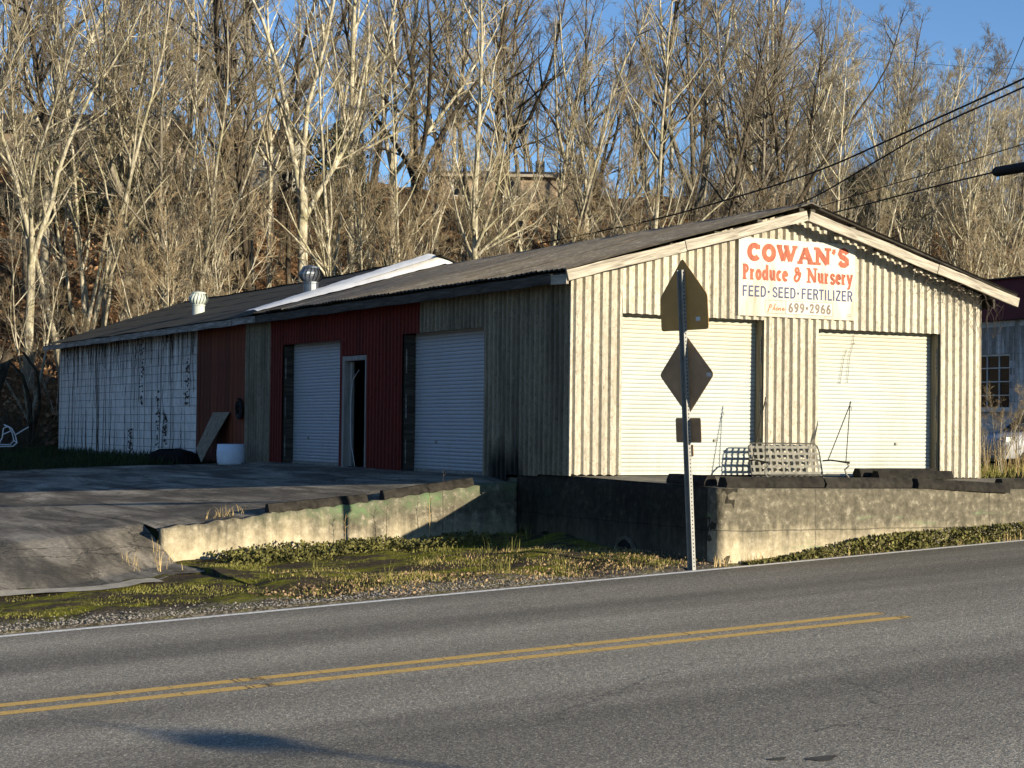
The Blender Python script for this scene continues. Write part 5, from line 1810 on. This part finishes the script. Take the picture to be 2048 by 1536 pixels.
rt = random.Random(21)
SECT = [(260, 'above the white block wall'), (480, 'above the white turbine vent'), (720, 'above the dark turbine vent'), (960, 'left of the brick house'), (1130, 'around the brick house'), (1340, 'above the middle of the front roof'), (1560, 'left of the ridge peak'), (1760, 'right of the ridge peak'), (1900, 'above the right slope of the gable'), (9999, 'above the maroon roof band')]


def sect(px):
    return next(t for lim, t in SECT if px < lim)

zones = [(34, 50, 30, 'slim bare tree low on the slope', 'bare trees on the lower slope', 0.55, 0.9),
         (50, 68, 36, 'bare tree high on the slope', 'bare trees on the upper slope', 0.7, 1.05),
         (68, 100, 38, 'bare hilltop tree', 'bare trees on the hilltop', 0.8, 1.1),
         (100, 160, 26, 'distant thin bare tree', 'distant trees behind the hilltop', 0.9, 1.2)]
for (y0, y1, n, lab, grp, s0, s1) in zones:
    for k in range(n):
        px = -60 + 2170 * ((k + rt.random()) / n)
        y = rt.uniform(y0, y1)
        p = at_y(px, 800, y)
        if 560 < px < 1330 and y > 50 and rt.random() < .3: continue
        right = px > 1450
        kind = rt.choice(['lean', 'lean', 'multi', 'tall', 'lean']) if right else rt.choice(['tall', 'tall', 'multi', 'fork', 'lean', 'tall'])
        if 36 < p[0] < 44 and 62 < y < 80 and rt.random() < .6: continue
        if abs(p[0] - 24) < 17 and y < 33: continue
        rz = rt.uniform(-.6, .6) if kind == 'lean' else rt.uniform(0, 6.28)
        put_tree('bare_tree', ('far_' if y > 66 else '') + kind, rt.randrange(3), p[0], y, rt.uniform(s0, s1), rz, lab + ' ' + sect(px), grp)
for k in range(26):
    px = rt.uniform(-420, -60) if k % 2 else rt.uniform(2110, 2500)
    y = rt.uniform(36, 95); p = at_y(px, 800, y)
    put_tree('bare_tree', ('far_' if y > 66 else '') + rt.choice(['tall', 'multi', 'lean']), rt.randrange(3), p[0], y, rt.uniform(.7, 1.0), rt.uniform(-.6, .6), 'bare tree beyond the ' + ('right' if k % 2 == 0 else 'left') + ' edge of the picture', 'bare trees beyond the edges')
# second rank of woods on the right where no sky shows low down
for k in range(30):
    px = 1480 + 620 * rt.random(); y = rt.uniform(44, 95)
    p = at_y(px, 800, y)
    put_tree('bare_tree', ('far_' if y > 66 else '') + rt.choice(['lean', 'multi', 'lean', 'tall']), rt.randrange(3), p[0], y, rt.uniform(.75, 1.05), rt.uniform(-.5, .5), 'slanting bare tree in the dense wood ' + sect(px), 'slanting trees on the right')
for k in range(72):
    px = 60 + 2030 * rt.random(); y = 33.5 + 24 * rt.random() ** 1.3
    p = at_y(px, 800, y)
    if p[0] > 22 and y < 34: continue
    put_tree('sapling', 'sapling', rt.randrange(3), p[0], y, rt.uniform(.6, 1.25), rt.uniform(0, 6.28), 'thin many-stemmed sapling in the brush ' + sect(px), 'saplings on the slope', cat='sapling')

# broken trunk at the left end of the building
mb = MB()
mb.tube([(-1.75, 31.6, hz(-1.75, 31.6) - .2), (-1.72, 31.6, .9), (-1.55, 31.5, 1.7), (-1.22, 31.4, 2.75)], [0.21, 0.19, 0.17, 0.15], 10)
o = mb.build('broken_trunk', M['bark_dark'], None, True); tag(o, 'dark broken trunk leaning beside the left end of the building', 'tree trunk')
mb = MB()
mb.tube([(-1.3, 31.4, 2.3), (-1.7, 31.2, 2.1), (-2.2, 31.2, 1.6), (-2.5, 31.2, 1.0)], [.03, .028, .022, .012], 5)
mb.tube([(-0.4, 31.9, -.1), (-.45, 31.9, 1.3), (-.75, 31.7, 2.1), (-1.2, 31.5, 2.5)], [.08, .06, .05, .03], 6)
mb.tube([(-.4, 31.9, 0.2), (-.2, 31.7, 1.2), (-.3, 31.7, 2.2), (-.85, 31.6, 2.9)], [.07, .055, .045, .04], 6)
mb.build('broken_limb', M['bark_dark'], o, True)

# evergreen shrubs showing dark among the trunks
def foliage(rng, c, r, n, s):
    d = nrmz(rng.normal(0, 1, (n, 3))) * rng.uniform(.35, 1.0, (n, 1)) ** .5
    k = 1 + .25 * np.sin(d[:, :1] * 6) * np.cos(d[:, 2:] * 5)
    C = np.array(c) + d * np.array(r) * k
    a = nrmz(rng.normal(0, 1, (n, 3))) * s; b = nrmz(np.cross(a, rng.normal(0, 1, (n, 3)))) * s * .55
    V = np.stack([C - a, C + b, C + a, C - b], 1).reshape(-1, 3)
    return V, np.arange(n * 4).reshape(n, 4)
for (px, y, r, hgt, lab) in ((665, 62, 2.4, 5.0, 'dark evergreen shrub between the pale trunks left of centre'), (1592, 58, 2.0, 3.2, 'dark evergreen shrub behind the roof ridge peak'), (110, 58, 2.2, 3.0, 'dark evergreen shrub on the left of the hilltop'), (1730, 66, 2.6, 4.0, 'dark evergreen shrub in the wood on the right'), (300, 60, 1.8, 2.6, 'small dark evergreen shrub below the hilltop house')):
    p = at_y(px, 800, y); z = hz(p[0], y)
    t_ = MB().tube([(0, 0, -.3), (0.05, 0, hgt * .5), (0, 0.05, hgt * .95)], [.12, .08, .02], 7).build('trunk', M['bark_dark'], None)
    root = empty('evergreen_shrub', (p[0], y, z)); tag(root, lab, 'shrub')
    t_.parent = root
    V = []; F = []; b = 0
    rg = np.random.default_rng(int(px))
    for k in range(9):
        h = hgt * (.15 + .85 * k / 9); rr_ = r * (1.05 - .75 * k / 9)
        v, f = foliage(rg, (rg.normal(0, .25), rg.normal(0, .25), h), (rr_, rr_, hgt * .13), 420, .13)
        V.append(v); F.append(f + b); b += len(v)
    link('crown', np_mesh('crown', np.concatenate(V), np.concatenate(F)), root, M['evergreen'])


# ------------------------------------------------------------------ undergrowth, leaves, grass (stuff)
def stems(rng, x, y, h, r, sig=.16, n=4, spread=.45):
    m = len(x)
    P = np.stack([x, y, hfun(x, y) - .05], 1)
    D = np.stack([rng.normal(0, spread, m), rng.normal(0, spread, m), np.ones(m)], 1)
    p = grow(rng, P, D, h, n, sig, 0.0)
    return tubes(p, taper(np.full(m, r) * rng.uniform(.6, 1.3, m), n, .35), 3)


rg = np.random.default_rng(3)


def view_xy(rng, n, y0, y1, px0=-80, px1=2130, pw=1.0):
    px = rng.uniform(px0, px1, n); y = y0 + (y1 - y0) * rng.random(n) ** pw
    dx_ = (px - 1024) / 3600
    rx_ = CAMR[0, 0] * dx_ - CAMR[0, 2]; ry_ = CAMR[1, 0] * dx_ - CAMR[1, 2]
    # ray direction is CAMR @ (dx, ~0, -1)
    x = CAMPOS[0] + rx_ * (y - CAMPOS[1]) / ry_
    return x, y


x, y = view_xy(rg, 9000, 33, 72, pw=1.2)
k = ~((x < 12) & (rg.random(len(x)) < .2)); x, y = x[k], y[k]
k = ~((x > -.3) & (x < 8.3) & (y < 31)); x, y = x[k], y[k]
v, f = stems(rg, x, y, rg.uniform(.7, 3.0, len(x)), .009, .2, 4, .5)
o = link('brush', np_mesh('brush', v, f), None, M['twig_brown']); tag(o, 'tangle of bare brush covering the wooded slope', 'brush', kind='stuff')
x, y = view_xy(rg, 4000, 60, 120, 1350, 2130)
v, f = stems(rg, x, y, rg.uniform(2, 7.0, len(x)), .02, .12, 4, .25)
o = link('distant_brush', np_mesh('distant_brush', v, f), None, M['twig_grey']); tag(o, 'dense far thicket of bare stems on the right', 'thicket', kind='stuff')


def leaves(rng, x, y, s, lift, flat=.5):
    n = len(x)
    g = np.where((x > 0) & (y < -3.8), road_z(x, y), hfun(x, y))
    C = np.stack([x, y, g + lift], 1)
    a = rng.normal(0, 1, (n, 3)); a[:, 2] *= flat; a = nrmz(a) * s[:, None]
    b = rng.normal(0, 1, (n, 3)); b[:, 2] *= flat; b = nrmz(b - a * ((b * a).sum(1) / (a * a).sum(1))[:, None]) * s[:, None] * .65
    V = np.stack([C - a, C + b, C + a, C - b], 1).reshape(-1, 3)
    return V, np.arange(n * 4).reshape(n, 4)


x, y = view_xy(rg, 42000, 32.5, 68)
v, f = leaves(rg, x, y, rg.uniform(.05, .13, len(x)), rg.uniform(.0, .14, len(x)), .8)
o = link('fallen_leaves', np_mesh('fallen_leaves', v, f), None, M['leaf_dead']); tag(o, 'brown fallen leaves covering the slope', 'leaves', kind='stuff')


def blades(rng, x, y, h, w, lean=.5, z=None):
    n = len(x)
    z = np.where((x > 0) & (y < -3.8), road_z(x, y), hfun(x, y)) if z is None else z
    B = np.stack([x, y, z - .01], 1)
    a = rng.uniform(0, 2 * np.pi, n); L = rng.uniform(0, lean, n) * h
    dirv = np.stack([np.cos(a), np.sin(a), np.zeros(n)], 1)
    sidev = np.stack([-np.sin(a + .7), np.cos(a + .7), np.zeros(n)], 1) * w[:, None] / 2
    mid = B + dirv * (L * .35)[:, None] + np.array([0, 0, 1]) * (h * .6)[:, None]
    tip = B + dirv * L[:, None] + np.array([0, 0, 1]) * h[:, None]
    V = np.stack([B - sidev, B + sidev, mid + sidev * .7, mid - sidev * .7, tip], 1).reshape(-1, 3)
    i = np.arange(n) * 5
    return V, [np.stack([i, i + 1, i + 2, i + 3], 1), np.stack([i + 3, i + 2, i + 4], 1)]


def clump_xy(rng, nc, per, x0, x1, y0, y1, sd):
    cx = rng.uniform(x0, x1, nc); cy = rng.uniform(y0, y1, nc)
    x = np.repeat(cx, per) + rng.normal(0, sd, nc * per); y = np.repeat(cy, per) + rng.normal(0, sd, nc * per)
    k = (x > x0) & (x < x1) & (y > y0) & (y < y1)
    return x[k], y[k]


# bay in front of the retaining wall
def grass_stuff(name, mat, lab, parts):
    V = []; Q = []; T = []; b = 0
    for (v, (q, t3)) in parts:
        V.append(v); Q.append(q + b); T.append(t3 + b); b += len(v)
    o = link(name, np_mesh(name, np.concatenate(V), [np.concatenate(Q), np.concatenate(T)]), None, mat)
    tag(o, lab, 'grass', kind='stuff'); return o


P1 = []
x, y = clump_xy(rg, 330, 30, -5.4, -0.1, -3.5, 1.5, .13); P1.append(blades(rg, x, y, rg.uniform(.015, .06, len(x)), rg.uniform(.006, .012, len(x)), .9))
x, y = clump_xy(rg, 20, 16, -4.6, -0.2, -3.6, 1.4, .05); P1.append(blades(rg, x, y, rg.uniform(.10, .30, len(x)), rg.uniform(.006, .010, len(x)), .7))
x, y = clump_xy(rg, 420, 24, -14, -5.4, -3.2, -1.2, .2); P1.append(blades(rg, x, y, rg.uniform(.008, .035, len(x)), rg.uniform(.006, .012, len(x)), 1.2))
grass_stuff('verge_grass', M['grass_green'], 'green tufts of grass in the dock bay and on the mossy verge', P1)
P1 = []
x, y = clump_xy(rg, 300, 18, -5.0, 0.0, -3.95, -0.6, .2); P1.append(blades(rg, x, y, rg.uniform(.012, .06, len(x)), rg.uniform(.005, .010, len(x)), 1.0))
x, y = clump_xy(rg, 9, 7, -6.5, -5.7, -0.1, 1.5, .06); P1.append(blades(rg, x, y, rg.uniform(.05, .28, len(x)), rg.uniform(.006, .010, len(x)), .9))
x, y = clump_xy(rg, 7, 10, -4.9, -4.1, 1.9, 2.3, .10); P1.append(blades(rg, x, y, rg.uniform(.04, .2, len(x)), rg.uniform(.006, .010, len(x)), 1.3))
x, y = clump_xy(rg, 60, 10, -0.2, 8, -4.05, -3.95, .05); P1.append(blades(rg, x, y, rg.uniform(.05, .2, len(x)), rg.uniform(.005, .009, len(x)), .9))
grass_stuff('dry_grass', M['grass_dry'], 'dry tan grass along the road edge and by the wall end', P1)
# broad-leaved ground cover at the foot of both walls
x, y = clump_xy(rg, 420, 26, 0.3, 10, -4.09, -3.92, .06)
hh = (.03 + .20 * sstep(.5, 2.6, x)) * rg.random(len(x)) + .01
v1, f1 = leaves(rg, x, y, rg.uniform(.012, .036, len(x)), hh, 1.0)
x, y = clump_xy(rg, 170, 24, -5.0, -1.0, 0.2, 1.5, .14)
v2, f2 = leaves(rg, x, y, rg.uniform(.015, .04, len(x)), .13 * rg.random(len(x)) + .01, 1.0)
o = link('ground_cover', np_mesh('ground_cover', np.concatenate([v1, v2]), np.concatenate([f1, f2 + len(v1)])), None, M['leaf_cover'])
tag(o, 'low leafy weeds along the foot of the dock and retaining walls', 'weeds', kind='stuff')
x, y = clump_xy(rg, 240, 10, -6, 7, -4.05, -2.6, .15)
k = ~((x > 0) & (y > -3.92)); x, y = x[k], y[k]
v, f = leaves(rg, x, y, rg.uniform(.008, .026, len(x)), .015 + .05 * rg.random(len(x)), .7)
o = link('leaf_scraps', np_mesh('leaf_scraps', v, f), None, M['leaf_scrap']); tag(o, 'scattered dead leaves along the road edge', 'leaves', kind='stuff')
# loose gravel on the shoulder
n = 3200
x = rg.uniform(-14, -2.2, n); y = -4.04 + np.abs(rg.normal(0, .30, n)); k = y < -2.6; x, y = x[k], y[k]
n = len(x); s = rg.uniform(.006, .02, n)
C = np.stack([x, y, np.maximum(hfun(x, y), road_z(x, y)) + .004], 1)
off = np.array([[1, 0, 0], [0, 1, 0], [-1, 0, 0], [0, -1, 0], [0, 0, .8]])
V = (C[:, None] + off[None] * s[:, None, None] * rg.uniform(.6, 1.3, (n, 5, 1))).reshape(-1, 3)
i = np.arange(n) * 5
F = np.concatenate([np.stack([i + a, i + (a + 1) % 4, i + 4], 1) for a in range(4)])
o = link('gravel', np_mesh('gravel', V, F), None, M['stone']); tag(o, 'loose pale gravel along the road shoulder', 'gravel', kind='stuff')
# shaded grass by the block wall, brush at its far end
P1 = []
x, y = clump_xy(rg, 900, 22, -9, -0.05, 15.5, 33, .18)
k = y > 14.0 - x * 2.0; x, y = x[k], y[k]
P1.append(blades(rg, x, y, rg.uniform(.05, .22, len(x)), rg.uniform(.010, .02, len(x)), .8))
grass_stuff('yard_grass', M['grass_shade'], 'dark grass in the shade along the block wall', P1)
x = rg.uniform(-8, -.3, 1500); y = rg.uniform(30.5, 34, 1500)
v, f = stems(rg, x, y, rg.uniform(.5, 2.2, len(x)), .010, .25, 4, .6)
o = link('shaded_brush', np_mesh('shaded_brush', v, f), None, M['twig_dark']); tag(o, 'dark tangled brush beyond the left end of the building', 'brush', kind='stuff')

# weeds on the right between the buildings
n = 330
c = at_depth(2010, 900, 33)
x = rg.uniform(8.3, 15, n); y = rg.uniform(.8, 6, n)
v, f = stems(rg, x, y, rg.uniform(.25, .95, n), .006, .06, 4, .14)
o = link('dry_weeds', np_mesh('dry_weeds', v, f), None, M['grass_dry']); tag(o, 'tall dry weed stalks between the store and the car', 'weeds', kind='stuff')
P1 = []
x, y = clump_xy(rg, 260, 20, 8.0, 15, .2, 6, .15); P1.append(blades(rg, x, y, rg.uniform(.03, .13, len(x)), rg.uniform(.008, .014, len(x)), .8))
grass_stuff('side_grass', M['grass_green'], 'green grass at the foot of the dry weeds on the right', P1)
for i, (px, dep, s) in enumerate(((2000, 33, .24), (2035, 34.5, .20), (1975, 36, .16))):
    p = at_depth(px, 900, dep)
    put_tree('bare_shrub', 'sapling', i, p[0], p[1], s, i * 1.3, ('pale bare shrub among the dry weeds in front of the window', 'bare shrub in front of the parked car at the right edge', 'small bare shrub close to the right corner of the store')[i], cat='shrub')
# single dead stalks against the sunlit retaining wall
for i, (xx, hgt, lab) in enumerate(((-1.40, 1.15, 'tallest dry stalk in front of the retaining wall'), (-1.62, .75, 'short dry stalk left of the tallest one by the retaining wall'), (-2.32, .62, 'dark dry stalk at the joint of the two wheel stops'), (-2.98, .5, 'curled brown dead stalk right of the sign shadow'))):
    yy = 1.36; zb_ = hz(xx, yy)
    mb = MB(); mb.tube([(xx, yy, zb_ - .05), (xx + .01, yy, zb_ + hgt * .4), (xx - .01, yy - .02, zb_ + hgt * .75), (xx + .015, yy, zb_ + hgt)], [.005, .0045, .0035, .002], 5)
    for k in range(4):
        zz = zb_ + hgt * (.45 + .14 * k); mb.tube([(xx, yy, zz), (xx + (.05 if k % 2 else -.06), yy - .02, zz + .05)], [.004, .002], 4)
    o = mb.build('dead_stalk', M['vine_dead'] if i in (0, 2) else M['grass_dry']); tag(o, lab, 'weed stalk')
